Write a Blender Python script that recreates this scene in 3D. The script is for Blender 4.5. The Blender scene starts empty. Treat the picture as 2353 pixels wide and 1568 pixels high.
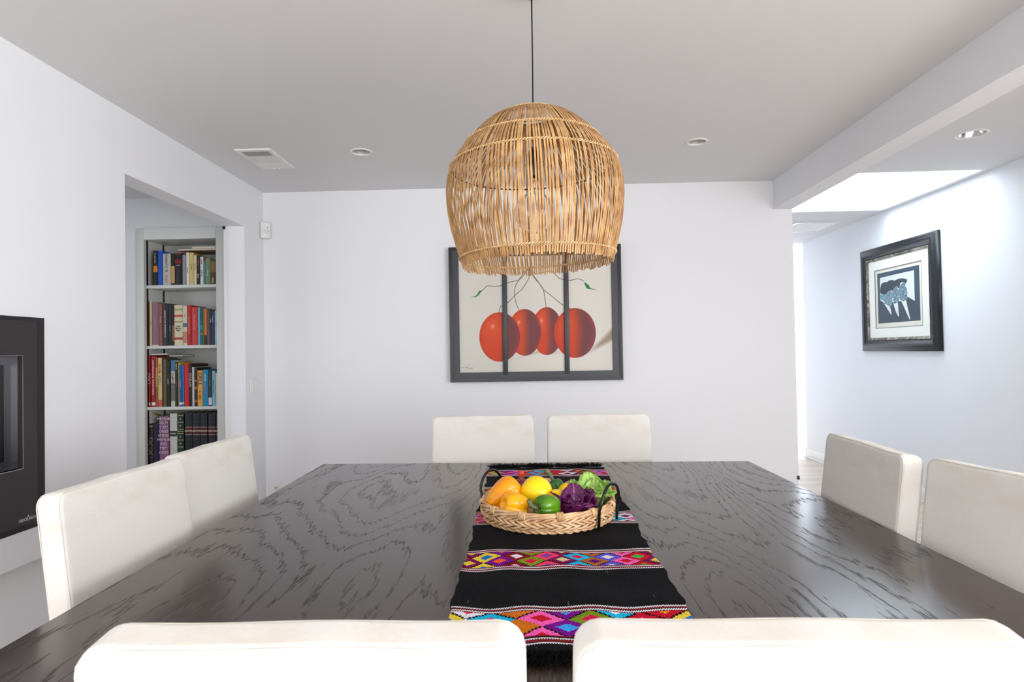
import bpy, bmesh, math, random
import numpy as np
from mathutils import Vector, Matrix
random.seed(7); rng = np.random.default_rng(7)
PI = math.pi
scene = bpy.context.scene
COL = scene.collection

# ------------------------------------------------------------ helpers
def s2l(c):
    c = c/255.0
    return c/12.92 if c <= .04045 else ((c+.055)/1.055)**2.4
def rgb(r, g, b): return (s2l(r), s2l(g), s2l(b), 1.0)

def mat(name, col=(.8, .8, .8, 1), rough=.5, metal=0.0, spec=.5, **kw):
    m = bpy.data.materials.new(name); m.use_nodes = True
    p = m.node_tree.nodes['Principled BSDF']
    p.inputs['Base Color'].default_value = col
    p.inputs['Roughness'].default_value = rough
    p.inputs['Metallic'].default_value = metal
    p.inputs['Specular IOR Level'].default_value = spec
    for k, v in kw.items(): p.inputs[k.replace('_', ' ')].default_value = v
    return m
def nodes(m): return m.node_tree.nodes, m.node_tree.links, m.node_tree.nodes['Principled BSDF']
def add_noise_bump(m, scale=200, strength=.1, dist=.001, detail=3, coord='Object', stretch=None, var=None):
    """fine surface bump plus an optional slight colour variation"""
    n, l, p = nodes(m)
    tc = n.new('ShaderNodeTexCoord'); mp = n.new('ShaderNodeMapping'); nz = n.new('ShaderNodeTexNoise')
    nz.inputs['Scale'].default_value = scale; nz.inputs['Detail'].default_value = detail
    if stretch: mp.inputs['Scale'].default_value = stretch
    l.new(tc.outputs[coord], mp.inputs['Vector']); l.new(mp.outputs['Vector'], nz.inputs['Vector'])
    b = n.new('ShaderNodeBump'); b.inputs['Strength'].default_value = strength; b.inputs['Distance'].default_value = dist
    l.new(nz.outputs['Fac'], b.inputs['Height']); l.new(b.outputs['Normal'], p.inputs['Normal'])
    if var:
        c = p.inputs['Base Color'].default_value[:]
        r = n.new('ShaderNodeValToRGB')
        r.color_ramp.elements[0].position = .3; r.color_ramp.elements[1].position = .7
        r.color_ramp.elements[0].color = tuple(x*(1-var) for x in c[:3])+(1,)
        r.color_ramp.elements[1].color = tuple(min(1, x*(1+var)) for x in c[:3])+(1,)
        l.new(nz.outputs['Fac'], r.inputs['Fac']); l.new(r.outputs['Color'], p.inputs['Base Color'])
    return m

def tag(o, label=None, cat=None, group=None, kind=None):
    if label: o['label'] = label
    if cat: o['category'] = cat
    if group: o['group'] = group
    if kind: o['kind'] = kind
    return o
def empty(name, loc, label, cat, group=None, rz=0, rot=None):
    o = bpy.data.objects.new(name, None); COL.objects.link(o)
    o.location = loc; o.rotation_euler = rot if rot else (0, 0, rz); o.empty_display_size = .05
    return tag(o, label, cat, group)
def link(name, me, m=None, parent=None, loc=None, rot=None):
    o = bpy.data.objects.new(name, me); COL.objects.link(o)
    if m is not None:
        me.materials.clear()
        for q in (m if isinstance(m, (list, tuple)) else [m]): me.materials.append(q)
    if parent: o.parent = parent
    if loc: o.location = loc
    if rot: o.rotation_euler = rot
    return o
def wn(o):
    md = o.modifiers.new('wn', 'WEIGHTED_NORMAL'); md.keep_sharp = True; md.weight = 80
    return o

class MB:
    """collects shapes, becomes ONE mesh object"""
    def __init__(s): s.bm = bmesh.new(); s.mi = 0
    def _fin(s, fs, smooth):
        for f in fs: f.material_index = s.mi; f.smooth = smooth
    def box(s, x0, x1, y0, y1, z0, z1, bev=0, seg=2, M=None, smooth=False):
        r = bmesh.ops.create_cube(s.bm, size=1)
        vs = r['verts']
        for v in vs:
            v.co = Vector(((x0+x1)/2+v.co.x*(x1-x0), (y0+y1)/2+v.co.y*(y1-y0), (z0+z1)/2+v.co.z*(z1-z0)))
        fs = set(f for v in vs for f in v.link_faces)
        if bev > 0:
            es = list(set(e for v in vs for e in v.link_edges))
            g = bmesh.ops.bevel(s.bm, geom=es, offset=bev, segments=seg, affect='EDGES', profile=.5)
            # gather the connected island
            fs = set(); st = [g['faces'][0]]
            while st:
                f = st.pop()
                if f in fs: continue
                fs.add(f)
                for e in f.edges:
                    for q in e.link_faces:
                        if q not in fs: st.append(q)
            vs = list(set(v for f in fs for v in f.verts))
        s._fin(fs, smooth or bev > 0)
        if M is not None:
            for v in vs: v.co = M @ v.co
        return vs
    def grid(s, P, closed_u=False, closed_v=False, smooth=True, flip=False):
        """P[i][j] -> Vector"""
        V = [[s.bm.verts.new(p) for p in row] for row in P]
        nu, nv = len(V), len(V[0]); fs = []
        for i in range(nu if closed_u else nu-1):
            for j in range(nv if closed_v else nv-1):
                a = [V[i][j], V[(i+1) % nu][j], V[(i+1) % nu][(j+1) % nv], V[i][(j+1) % nv]]
                if flip: a.reverse()
                try: fs.append(s.bm.faces.new(a))
                except ValueError: pass
        s._fin(fs, smooth); return V
    def tube(s, pts, r, seg=8, closed=False, caps=True, rfun=None):
        pts = [Vector(p) for p in pts]; n = len(pts); rows = []
        up = Vector((0, 0, 1)); prev = None
        for i in range(n):
            if closed: t = pts[(i+1) % n]-pts[i-1]
            else: t = pts[min(i+1, n-1)]-pts[max(i-1, 0)]
            t.normalize()
            if prev is None:
                a = up if abs(t.dot(up)) < .9 else Vector((1, 0, 0))
                u = t.cross(a).normalized()
            else:
                u = (prev-t*prev.dot(t)).normalized()
            prev = u; w = t.cross(u)
            rr = r if rfun is None else r*rfun(i/(n-1))
            rows.append([pts[i]+(u*math.cos(2*PI*k/seg)+w*math.sin(2*PI*k/seg))*rr for k in range(seg)])
        V = s.grid(rows, closed_u=closed, closed_v=True)
        if caps and not closed:
            for q in (V[0], V[-1][::-1]):
                try:
                    f = s.bm.faces.new(q[::-1]); f.material_index = s.mi; f.smooth = True
                except ValueError: pass
    def lathe(s, prof, c=(0, 0, 0), seg=32, M=None):
        rows = []
        for r, z in prof:
            rows.append([Vector((c[0]+r*math.cos(2*PI*k/seg), c[1]+r*math.sin(2*PI*k/seg), c[2]+z)) for k in range(seg)])
        V = s.grid(rows, closed_v=True)
        if M is not None:
            for row in V:
                for v in row: v.co = M @ v.co
        return V
    def poly(s, pts, z0, z1, axis='y', smooth=False):
        """prism of a polygon given in 2D; axis = extrusion axis"""
        def P(a, b, t): return {'y': (a, t, b), 'x': (t, a, b), 'z': (a, b, t)}[axis]
        A = [s.bm.verts.new(P(a, b, z0)) for a, b in pts]; B = [s.bm.verts.new(P(a, b, z1)) for a, b in pts]
        n = len(pts); fs = [s.bm.faces.new(A), s.bm.faces.new(B[::-1])]
        for i in range(n): fs.append(s.bm.faces.new([A[i], B[i], B[(i+1) % n], A[(i+1) % n]][::-1]))
        s._fin(fs, smooth)
    def build(s, name, m=None, parent=None, loc=None, rot=None, weld=False, norm=True):
        if weld: bmesh.ops.remove_doubles(s.bm, verts=s.bm.verts, dist=1e-5)
        if norm: bmesh.ops.recalc_face_normals(s.bm, faces=s.bm.faces)
        me = bpy.data.meshes.new(name); s.bm.to_mesh(me); s.bm.free()
        return link(name, me, m, parent, loc, rot)

def text_mesh(txt, size, ext=.0003, bold=0):
    cu = bpy.data.curves.new('lettering', 'FONT'); cu.body = txt; cu.size = size; cu.extrude = ext
    cu.align_x = 'CENTER'; cu.align_y = 'CENTER'; cu.offset = bold; cu.resolution_u = 2
    ob = bpy.data.objects.new('lettering', cu)
    me = bpy.data.meshes.new_from_object(ob)
    bpy.data.objects.remove(ob); bpy.data.curves.remove(cu)
    return me

def painted(name, w, h, res, fn, material, parent=None, loc=(0, 0, 0), rot=(0, 0, 0)):
    """flat canvas in local XZ (x to the right, z up, facing -Y); the picture itself is a fine colour grid"""
    nx = int(w/res)+1; nz = int(h/res)+1
    U, V = np.meshgrid(np.linspace(0, 1, nx), np.linspace(0, 1, nz))
    C = fn(U, V)                                  # sRGB 0..255, V down from the top
    C = np.clip(C/255., 0, 1); C = np.where(C <= .04045, C/12.92, ((C+.055)/1.055)**2.4)
    co = np.stack([(U-.5)*w, np.zeros_like(U), (.5-V)*h], -1).reshape(-1, 3)
    idx = np.arange(nx*nz).reshape(nz, nx)
    F = np.stack([idx[1:, :-1], idx[1:, 1:], idx[:-1, 1:], idx[:-1, :-1]], -1).reshape(-1, 4)
    me = bpy.data.meshes.new(name); me.from_pydata(co.tolist(), [], F.tolist())
    a = me.color_attributes.new('Col', 'FLOAT_COLOR', 'POINT')
    a.data.foreach_set('color', np.concatenate([C.reshape(-1, 3), np.ones((nx*nz, 1))], 1).astype(np.float32).ravel())
    return link(name, me, material, parent, loc, rot)

def attr_mat(name, rough=.6, spec=.3, bump=None):
    m = mat(name, rough=rough, spec=spec); n, l, p = nodes(m)
    if bump: add_noise_bump(m, *bump)
    at = n.new('ShaderNodeAttribute'); at.attribute_name = 'Col'; l.new(at.outputs['Color'], p.inputs['Base Color'])
    return m

# ------------------------------------------------------------ materials
WALL = add_noise_bump(mat('white_wall_paint', (.82, .83, .865, 1), .62, spec=.3), 90, .06, .002, 4)
CEIL = add_noise_bump(mat('white_ceiling_paint', (.745, .75, .765, 1), .75, spec=.2), 70, .05, .002, 4)
TRIM = add_noise_bump(mat('white_trim_paint', (.84, .85, .85, 1), .35, spec=.5), 40, .02, .001, 2)
SHELF = add_noise_bump(mat('white_shelf_paint', (.78, .79, .77, 1), .4, spec=.5), 40, .02, .001, 2)
PLASTIC = add_noise_bump(mat('white_plastic', (.80, .80, .79, 1), .35), 60, .01, .001, 2)
BLACKM = add_noise_bump(mat('black_painted_metal', rgb(16, 16, 18), .2), 400, .05, .0005, 2)
BROWNM = add_noise_bump(mat('dark_brown_metal', rgb(38, 22, 20), .4), 300, .05, .0005, 2)
STEEL = add_noise_bump(mat('bright_steel', (.75, .75, .77, 1), .12, 1.0), 300, .02, .0005, 2)
DARK = add_noise_bump(mat('dark_interior', (.012, .012, .012, 1), .8), 50, .05, .001, 2)

def floor_mat():
    m = mat('pale_oak_floor', rough=.35, spec=.4); n, l, p = nodes(m)
    tc = n.new('ShaderNodeTexCoord')
    br = n.new('ShaderNodeTexBrick'); br.inputs['Scale'].default_value = 1
    br.inputs['Brick Width'].default_value = 1.3; br.inputs['Row Height'].default_value = .085
    br.inputs['Mortar Size'].default_value = .0012; br.inputs['Color1'].default_value = rgb(218, 198, 178)
    br.inputs['Color2'].default_value = rgb(234, 218, 200); br.inputs['Mortar'].default_value = rgb(150, 125, 100)
    l.new(tc.outputs['Object'], br.inputs['Vector'])
    mp = n.new('ShaderNodeMapping'); mp.inputs['Scale'].default_value = (2, 40, 1)
    nz = n.new('ShaderNodeTexNoise'); nz.inputs['Scale'].default_value = 3; nz.inputs['Detail'].default_value = 6
    l.new(tc.outputs['Object'], mp.inputs['Vector']); l.new(mp.outputs['Vector'], nz.inputs['Vector'])
    mx = n.new('ShaderNodeMix'); mx.data_type = 'RGBA'; mx.blend_type = 'MULTIPLY'; mx.inputs[0].default_value = .35
    l.new(br.outputs['Color'], mx.inputs[6]); l.new(nz.outputs['Color'], mx.inputs[7]); l.new(mx.outputs[2], p.inputs['Base Color'])
    return m
FLOOR = floor_mat()

def table_mat():
    """dark stained flat-sawn oak: cathedral grain as contour lines of a stretched noise, broken up by long pores"""
    m = mat('dark_stained_oak', rough=.22, spec=.6, Coat_Weight=.2, Coat_Roughness=.14); n, l, p = nodes(m)
    def N(t, **k):
        q = n.new(t)
        for a, b in k.items(): setattr(q, a, b)
        return q
    tc = N('ShaderNodeTexCoord')
    def noise(scale, st, det=2):
        mp = N('ShaderNodeMapping'); mp.inputs['Scale'].default_value = st
        z = N('ShaderNodeTexNoise'); z.inputs['Scale'].default_value = scale; z.inputs['Detail'].default_value = det
        l.new(tc.outputs['Object'], mp.inputs['Vector']); l.new(mp.outputs['Vector'], z.inputs['Vector']); return z.outputs['Fac']
    def M(op, a, b=None, c=None):
        q = N('ShaderNodeMath', operation=op)
        for i, v in enumerate((a, b, c)):
            if v is None: continue
            if hasattr(v, 'links'): l.new(v, q.inputs[i])
            else: q.inputs[i].default_value = v
        return q.outputs[0]
    big = noise(1.0, (2.3, .55, 1), 1.2)
    fine = noise(1.0, (110, 9, 1), 2)
    mid = noise(1.0, (22, 3.5, 1), 2)
    h = M('ADD', M('MULTIPLY', big, 27), M('ADD', M('MULTIPLY', fine, .95), M('MULTIPLY', mid, .9)))
    fr = M('PINGPONG', h, .5)
    line = N('ShaderNodeMapRange'); line.interpolation_type = 'SMOOTHSTEP'
    line.inputs['From Min'].default_value = .0; line.inputs['From Max'].default_value = .135
    line.inputs['To Min'].default_value = 1; line.inputs['To Max'].default_value = 0
    l.new(fr, line.inputs['Value'])
    pores = noise(1.0, (420, 30, 1), 1)
    pm = N('ShaderNodeMapRange'); pm.inputs['From Min'].default_value = .34; pm.inputs['From Max'].default_value = .56
    l.new(pores, pm.inputs['Value'])
    mask = M('MULTIPLY', line.outputs[0], pm.outputs[0])
    zone = noise(1.0, (3, 1.2, 1), 2)
    zm = N('ShaderNodeMapRange'); zm.inputs['From Min'].default_value = .36; zm.inputs['From Max'].default_value = .6; zm.inputs['To Min'].default_value = .55
    l.new(zone, zm.inputs['Value'])
    mask = M('MULTIPLY', mask, zm.outputs[0])
    mx = N('ShaderNodeMix'); mx.data_type = 'RGBA'; l.new(mask, mx.inputs[0])
    mx.inputs[6].default_value = (.040, .022, .014, 1); mx.inputs[7].default_value = (.020, .015, .014, 1)
    l.new(mx.outputs[2], p.inputs['Base Color'])
    r = M('ADD', M('MULTIPLY', mask, .35), .2); l.new(r, p.inputs['Roughness'])
    sp = M('SUBTRACT', .43, M('MULTIPLY', mask, .24)); l.new(sp, p.inputs['Specular IOR Level'])
    b = N('ShaderNodeBump'); b.inputs['Strength'].default_value = .5; b.inputs['Distance'].default_value = .0012; b.invert = True
    l.new(mask, b.inputs['Height'])
    b2 = N('ShaderNodeBump'); b2.inputs['Strength'].default_value = .12; b2.inputs['Distance'].default_value = .0006
    l.new(pores, b2.inputs['Height']); l.new(b.outputs['Normal'], b2.inputs['Normal'])
    l.new(b2.outputs['Normal'], p.inputs['Normal'])
    return m
TABLE = table_mat()

def linen_mat(name, base, stain, amount):
    m = mat(name, base, .85, spec=.15, Sheen_Weight=.25); n, l, p = nodes(m)
    tc = n.new('ShaderNodeTexCoord')
    def noise(scale, st=(1, 1, 1), det=3):
        mp = n.new('ShaderNodeMapping'); mp.inputs['Scale'].default_value = st
        z = n.new('ShaderNodeTexNoise'); z.inputs['Scale'].default_value = scale; z.inputs['Detail'].default_value = det
        l.new(tc.outputs['Object'], mp.inputs['Vector']); l.new(mp.outputs['Vector'], z.inputs['Vector']); return z
    wv = noise(40, (3, 3, 30), 2); wv2 = noise(40, (30, 30, 3), 2)
    ad = n.new('ShaderNodeMath'); ad.operation = 'ADD'; l.new(wv.outputs['Fac'], ad.inputs[0]); l.new(wv2.outputs['Fac'], ad.inputs[1])
    b = n.new('ShaderNodeBump'); b.inputs['Strength'].default_value = .25; b.inputs['Distance'].default_value = .0008
    l.new(ad.outputs[0], b.inputs['Height'])
    wr = noise(7, (1, 1, 2.2), 2)
    b2 = n.new('ShaderNodeBump'); b2.inputs['Strength'].default_value = .14; b2.inputs['Distance'].default_value = .010
    l.new(wr.outputs['Fac'], b2.inputs['Height']); l.new(b.outputs['Normal'], b2.inputs['Normal']); l.new(b2.outputs['Normal'], p.inputs['Normal'])
    # grubby marks along the top edge where hands grip the chair
    sx = n.new('ShaderNodeSeparateXYZ'); l.new(tc.outputs['Object'], sx.inputs[0])
    mr = n.new('ShaderNodeMapRange'); mr.inputs['From Min'].default_value = .44; mr.inputs['From Max'].default_value = .53; mr.interpolation_type = 'SMOOTHSTEP'
    l.new(sx.outputs['Z'], mr.inputs['Value'])
    st = noise(9, (1, 1, 1.5), 4)
    mr2 = n.new('ShaderNodeMapRange'); mr2.inputs['From Min'].default_value = .42; mr2.inputs['From Max'].default_value = .68
    l.new(st.outputs['Fac'], mr2.inputs['Value'])
    mu = n.new('ShaderNodeMath'); mu.operation = 'MULTIPLY'; l.new(mr.outputs[0], mu.inputs[0]); l.new(mr2.outputs[0], mu.inputs[1])
    mu2 = n.new('ShaderNodeMath'); mu2.operation = 'MULTIPLY'; l.new(mu.outputs[0], mu2.inputs[0]); mu2.inputs[1].default_value = amount
    mx = n.new('ShaderNodeMix'); mx.data_type = 'RGBA'; l.new(mu2.outputs[0], mx.inputs[0])
    mx.inputs[6].default_value = base; mx.inputs[7].default_value = stain
    # slight slub variation
    m2 = n.new('ShaderNodeMix'); m2.data_type = 'RGBA'; m2.blend_type = 'MULTIPLY'; m2.inputs[0].default_value = .10
    l.new(mx.outputs[2], m2.inputs[6]); l.new(ad.outputs[0], m2.inputs[7]); l.new(m2.outputs[2], p.inputs['Base Color'])
    return m
LINEN = linen_mat('off_white_linen', (.80, .775, .735, 1), (.70, .60, .47, 1), .5)
LINEN_PIPE = add_noise_bump(mat('linen_piping', (.76, .715, .65, 1), .85, spec=.15), 500, .2, .0005, 2)
LEGW = add_noise_bump(mat('dark_walnut_leg', rgb(52, 36, 28), .4), 30, .1, .001, 4, stretch=(8, 8, 1), var=.25)

# ------------------------------------------------------------ the setting
XL, XR, YB, CZ = -1.968, 3.28, 4.50, 2.54
YH = 4.578          # plane of the back wall of the side room that holds the bookcase
def struct(name, b, m): o = b.build(name, m); o['kind'] = 'structure'; return o

b = MB(); b.box(-4.2, 5.6, -5.8, 9.2, -.12, 0); struct('floor', b, FLOOR)
ADDED_LAWN = add_noise_bump(mat('garden_lawn', rgb(86, 112, 52), .9, spec=.1), 12, .5, .02, 4, var=.3)
b = MB(); b.box(-25, 30, -30, 25, -.5, -.3); struct('ground', b, ADDED_LAWN)  # unseen lawn slab added to block sky light from below the horizon

def plane_with_holes(z, outer, holes):
    bm = bmesh.new(); es = []
    for L in [outer]+holes:
        vs = [bm.verts.new((x, y, z)) for x, y in L]
        for i in range(len(vs)): es.append(bm.edges.new((vs[i], vs[(i+1) % len(vs)])))
    bmesh.ops.triangle_fill(bm, use_beauty=True, edges=es, normal=(0, 0, -1))
    return bm
def circ(x, y, r, n=40): return [(x+r*math.cos(2*PI*k/n), y+r*math.sin(2*PI*k/n)) for k in range(n)]
SKY = (2.20, 3.215, 4.36, 5.575)
LIGHTS = [(-.987, 3.635, .068), (1.018, 3.61, .064), (2.605, 3.60, .088)]
bm = plane_with_holes(CZ, [(-4.2, -5.6), (4.0, -5.6), (4.0, 7.33), (-4.2, 7.33)],
    [circ(x, y, r*.80) for x, y, r in LIGHTS]+[[(SKY[0], SKY[2]), (SKY[1], SKY[2]), (SKY[1], SKY[3]), (SKY[0], SKY[3])]])
for f in bm.faces:
    if f.normal.z > 0: f.normal_flip()
me = bpy.data.meshes.new('ceiling'); bm.to_mesh(me); bm.free(); o = link('ceiling', me, CEIL); o['kind'] = 'structure'
# unseen roof slabs added to block daylight everywhere but the skylight shaft
b = MB(); T = CZ+.16
q = .012
b.box(-4.2, SKY[0]-q, -5.6, 7.33, T, T+.1); b.box(SKY[1]+q, 4.0, -5.6, 7.33, T, T+.1)
b.box(SKY[0]-q, SKY[1]+q, -5.6, SKY[2]-q, T, T+.1); b.box(SKY[0]-q, SKY[1]+q, SKY[3]+q, 7.33, T, T+.1)
b.box(-4.2, 5.6, 7.33, 9.2, 3.1, 3.2); b.box(-4.2, 5.6, 7.33, 7.43, CZ, 3.1)
struct('trim_1', b, CEIL)
# skylight shaft
b = MB(); h1 = CZ+.55
CB = CZ-.0015
b.box(SKY[0]-.02, SKY[0], SKY[2], SKY[3], CB, h1); b.box(SKY[1], SKY[1]+.02, SKY[2], SKY[3], CB, h1)
b.box(SKY[0]-.02, SKY[1]+.02, SKY[2]-.02, SKY[2], CB, h1); b.box(SKY[0]-.02, SKY[1]+.02, SKY[3], SKY[3]+.02, CB, h1)
struct('window_1', b, TRIM)
SKYPANE = mat('glowing_skylight_dome', (.9, .95, 1, 1), .4)
SKYPANE.node_tree.nodes['Principled BSDF'].inputs['Emission Color'].default_value = (.80, .91, 1, 1)
SKYPANE.node_tree.nodes['Principled BSDF'].inputs['Emission Strength'].default_value = 5.6
b = MB(); P = [[Vector((SKY[0]-.01+(SKY[1]-SKY[0]+.02)*u, SKY[2]-.01+(SKY[3]-SKY[2]+.02)*v, h1-.12+.10*math.sin(PI*u)*math.sin(PI*v))) for v in np.linspace(0, 1, 9)] for u in np.linspace(0, 1, 9)]
b.grid(P, flip=True); o = b.build('window_4', SKYPANE); o['kind'] = 'structure'

# back wall with the doorway-less end on the right
b = MB(); b.box(XL-.14, 1.95, YB, YB+.13, 0, CZ); struct('wall_back', b, WALL)
# dropped beam running towards the camera
b = MB(); b.box(1.813, 1.95, -5.6, YB, 2.328, CZ+.05); struct('trim_2', b, WALL)
# left wall: doorway opening, fireplace pocket, raised hearth recess
OY0, OY1, OZ = 2.93, 4.19, 2.226
FY0, FY1, FZ0, FZ1 = 1.25, 2.30, .90, 1.338
HB = .524
t0, t1 = XL-.13, XL
b = MB()
b.box(t0, t1, -5.6, OY0, FZ1, CZ)                 # above the fireplace
b.box(t0, t1, OY0, OY1, OZ, CZ)                   # header of the opening
b.box(t0, t1, OY1, YB+.13, 0, CZ)                 # between opening and corner
b.box(t0, t1, FY1, OY0, HB, FZ1)
b.box(t0, t1, -5.6, FY0, HB, FZ1)
b.box(t0, t1, FY0, FY1, HB, FZ0)
b.box(t0, t1, 2.75, OY0, 0, HB)
b.box(t0-.08, t0+.05, -5.6, 2.75, 0, HB-.001)          # back of the recess under the hearth
struct('wall_left', b, WALL)
# door stop strip on the jamb of the opening
b = MB(); b.box(t0-.012, t0+.004, OY1-.012, OY1+.01, 0, OZ-.002, .002, 1); struct('trim_3', b, TRIM)
# side room
BX0, BX1, BZ1 = -2.92, -2.363, 2.219
b = MB()
BXR = BX1+.065                                     # the case is a little wider inside than its face frame
b.box(-4.2, BX0-.018, YH, YH+.12, 0, CZ); b.box(BXR+.018, t0, YH, YH+.12, 0, CZ)
b.box(BX0-.018, BXR+.018, YH, YH+.12, BZ1+.018, CZ); b.box(BX0-.018, BXR+.018, YH, YH+.12, 0, .10)
struct('wall_side_room', b, WALL)
b = MB(); b.box(-4.3, -4.2, -5.6, YH+.12, 0, CZ); struct('wall_far_left', b, WALL)
b = MB(); b.box(-4.2, t0-.12, .55, .65, 0, CZ); struct('wall_side_room_front', b, WALL)
# hallway on the right
GY0, GY1, GZ0, GZ1 = -4.6, .3, .10, 2.28           # glazed doors to the garden, beside and behind the camera
b = MB(); b.box(XR, XR+.12, GY1, 7.32, 0, CZ+.16); b.box(XR, XR+.12, -5.6, GY0, 0, CZ+.16); b.box(XR, XR+.12, GY0, GY1, GZ1, CZ+.16); b.box(XR, XR+.12, GY0, GY1, 0, GZ0); struct('wall_right', b, WALL)
b = MB()
for i in range(4):
    y = GY0+(GY1-GY0)*i/3; b.box(XR+.03, XR+.09, y-.035, y+.035, GZ0, GZ1)
b.box(XR+.031, XR+.089, GY0, GY1, GZ0, GZ0+.06); b.box(XR+.031, XR+.089, GY0, GY1, GZ1-.06, GZ1); struct('window_3', b, TRIM)
b = MB(); b.box(1.83, 5.6, 8.5, 8.62, 0, 3.1); struct('wall_hall_end', b, WALL)
b = MB(); b.box(1.83, 1.95, YB+.13, 8.5, 0, 3.1); struct('wall_hall_left', b, WALL)
b = MB(); b.box(5.5, 5.6, 7.0, 8.5, 0, 3.1); b.box(XR+.12, 5.5, 7.22, 7.32, 0, 3.1); struct('wall_hall_right', b, WALL)
b = MB(); b.box(XR-.014, XR, GY1+.1, 7.334, .0, .118, .003, 2); b.box(XR-.022, XR-.014, GY1+.1, 7.342, 0, .018, .003, 2)
b.box(XR-.014, XR+.12, 7.32, 7.334, 0, .118, .003, 2); struct('baseboard_right', b, TRIM)
b = MB(); b.box(1.95, 5.5, 8.486, 8.5, 0, .118, .003, 2); b.box(1.95, 5.5, 8.478, 8.486, 0, .018, .003, 2); struct('baseboard_hall_end', b, TRIM)
# wall behind the camera with the big garden window
WX0, WX1, WZ0, WZ1 = -2.0, 1.7, .25, 2.32
b = MB()
b.box(-4.2, WX0, -5.7, -5.6, 0, CZ); b.box(WX1, 4.0, -5.7, -5.6, 0, CZ)
b.box(WX0, WX1, -5.7, -5.6, WZ1, CZ); b.box(WX0, WX1, -5.7, -5.6, 0, WZ0); struct('wall_rear', b, WALL)
b = MB()
for i in range(5):
    x = WX0+(WX1-WX0)*i/4; b.box(x-.03, x+.03, -5.69, -5.62, WZ0, WZ1, .004, 1)
for z in (WZ0+.03, 1.75, WZ1-.03): b.box(WX0, WX1, -5.69, -5.62, z-.025, z+.025, .004, 1)
struct('window_2', b, TRIM)

# ------------------------------------------------------------ recessed lights, vents, small fittings
def can_light(x, y, r, label, metal=False):
    t = empty('recessed_light', (x, y, CZ), label, 'ceiling light', 'recessed ceiling lights')
    b = MB(); b.lathe([(r*.80, .004), (r*.78, -.003), (r*.86, -.006), (r*.96, -.005), (r, 0.0)], seg=48); b.build('trim_ring', PLASTIC, t)
    b = MB(); b.lathe([(r*.80, .003), (r*.76, .02), (r*.66, .05), (r*.5, .075), (.001, .08)], seg=48)
    b.build('reflector', STEEL if metal else REFLW, t)
    b = MB(); b.lathe([(.001, .025), (r*.3, .03), (r*.42, .05), (r*.3, .078)], seg=24); b.build('bulb', FROST, t)
REFLW = add_noise_bump(mat('satin_white_reflector', (.62, .61, .57, 1), .25, .35), 40, .03, .001, 2)
FROST = add_noise_bump(mat('frosted_bulb', (.85, .85, .84, 1), .3), 40, .01, .001, 2)
can_light(*LIGHTS[0], 'small round recessed light in the ceiling left of the rattan pendant')
can_light(*LIGHTS[1], 'small round recessed light in the ceiling right of the rattan pendant')
can_light(*LIGHTS[2], 'larger recessed light with a shiny reflector in the hallway ceiling by the skylight', True)

t = empty('ceiling_vent', (-1.605, 3.715, CZ), 'white rectangular air vent with three louvre sections in the ceiling near the left wall', 'vent')
VX, VY = .107, .187
b = MB(); g = .026
for a in ((-VX, VX, -VY, -VY+g), (-VX, VX, VY-g, VY), (-VX, -VX+g, -VY+g, VY-g), (VX-g, VX, -VY+g, VY-g)):
    b.box(a[0], a[1], a[2], a[3], -.010, 0)
b.box(-VX+g, VX-g, -VY/3-.006, -VY/3+.004, -.008, 0); b.box(-VX+g, VX-g, VY/3-.004, VY/3+.006, -.008, 0)
b.build('frame', PLASTIC, t)
b = MB(); b.box(-VX+g, VX-g, -VY+g, VY-g, -.0015, -.0005); b.build('duct_backing', mat('duct_shadow_grey', rgb(26, 23, 20), .8), t)
def slat_row(kind, y0, y1):
    b = MB()
    if kind == 'x':
        n = 6
        for i in range(n):
            y = y0+(y1-y0)*(i+.5)/n
            b.box(-VX+g, VX-g, -.0058, .0058, -.0006, .0006, M=Matrix.Translation((0, y, -.006)) @ Matrix.Rotation(math.radians(SL), 4, 'X'))
    else:
        n = 12
        for i in range(n):
            x = -VX+g+(2*VX-2*g)*(i+.5)/n
            b.box(-.0052, .0052, y0, y1, -.0006, .0006, M=Matrix.Translation((x, 0, -.006)) @ Matrix.Rotation(math.radians(-35), 4, 'Y'))
    b.build('louvre', PLASTIC, t)
SL = 40; slat_row('x', -VY+g, -VY/3-.006)
slat_row('y', -VY/3+.004, VY/3-.004)
SL = -30; slat_row('x', VY/3+.006, VY-g)
for lx in (-.02, .015):
    b = MB(); b.lathe([(.001, -.016), (.004, -.015), (.004, -.009)], (lx, VY-.012, 0), 12); b.build('lever', STEEL, t)

t = empty('hallway_vent', (2.86, 6.27, CZ), 'white square return air grille in the hallway ceiling beyond the skylight', 'vent')
b = MB()
for a in ((-.22, .22, -.24, -.21), (-.22, .22, .21, .24), (-.22, -.19, -.21, .21), (.19, .22, -.21, .21)): b.box(*a, -.014, 0)
b.build('frame', PLASTIC, t)
b = MB()
for i in range(20):
    x = -.19+.38*(i+.5)/20
    b.box(-.009, .009, -.21, .21, -.0006, .0006, M=Matrix.Translation((x, 0, -.008)) @ Matrix.Rotation(.7, 4, 'Y'))
b.build('louvre', PLASTIC, t)

t = empty('motion_sensor', (-1.937, 4.462, 2.249), 'small white motion sensor mounted high in the back left corner', 'sensor', rz=math.radians(35))
b = MB(); b.box(-.036, .036, -.02, .03, -.062, .062, .012, 4); wn(b.build('housing', PLASTIC, t))
b = MB(); b.box(-.026, .026, -.0225, -.018, -.048, .005, .002, 2); b.build('lens_window', mat('milky_plastic', (.72, .72, .72, 1), .25), t)
b = MB(); b.lathe([(.001, .003), (.0028, .002), (.003, 0)], seg=12); b.build('indicator', DARK, t, (.010, -.0205, .018), (PI/2, 0, 0))

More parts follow.
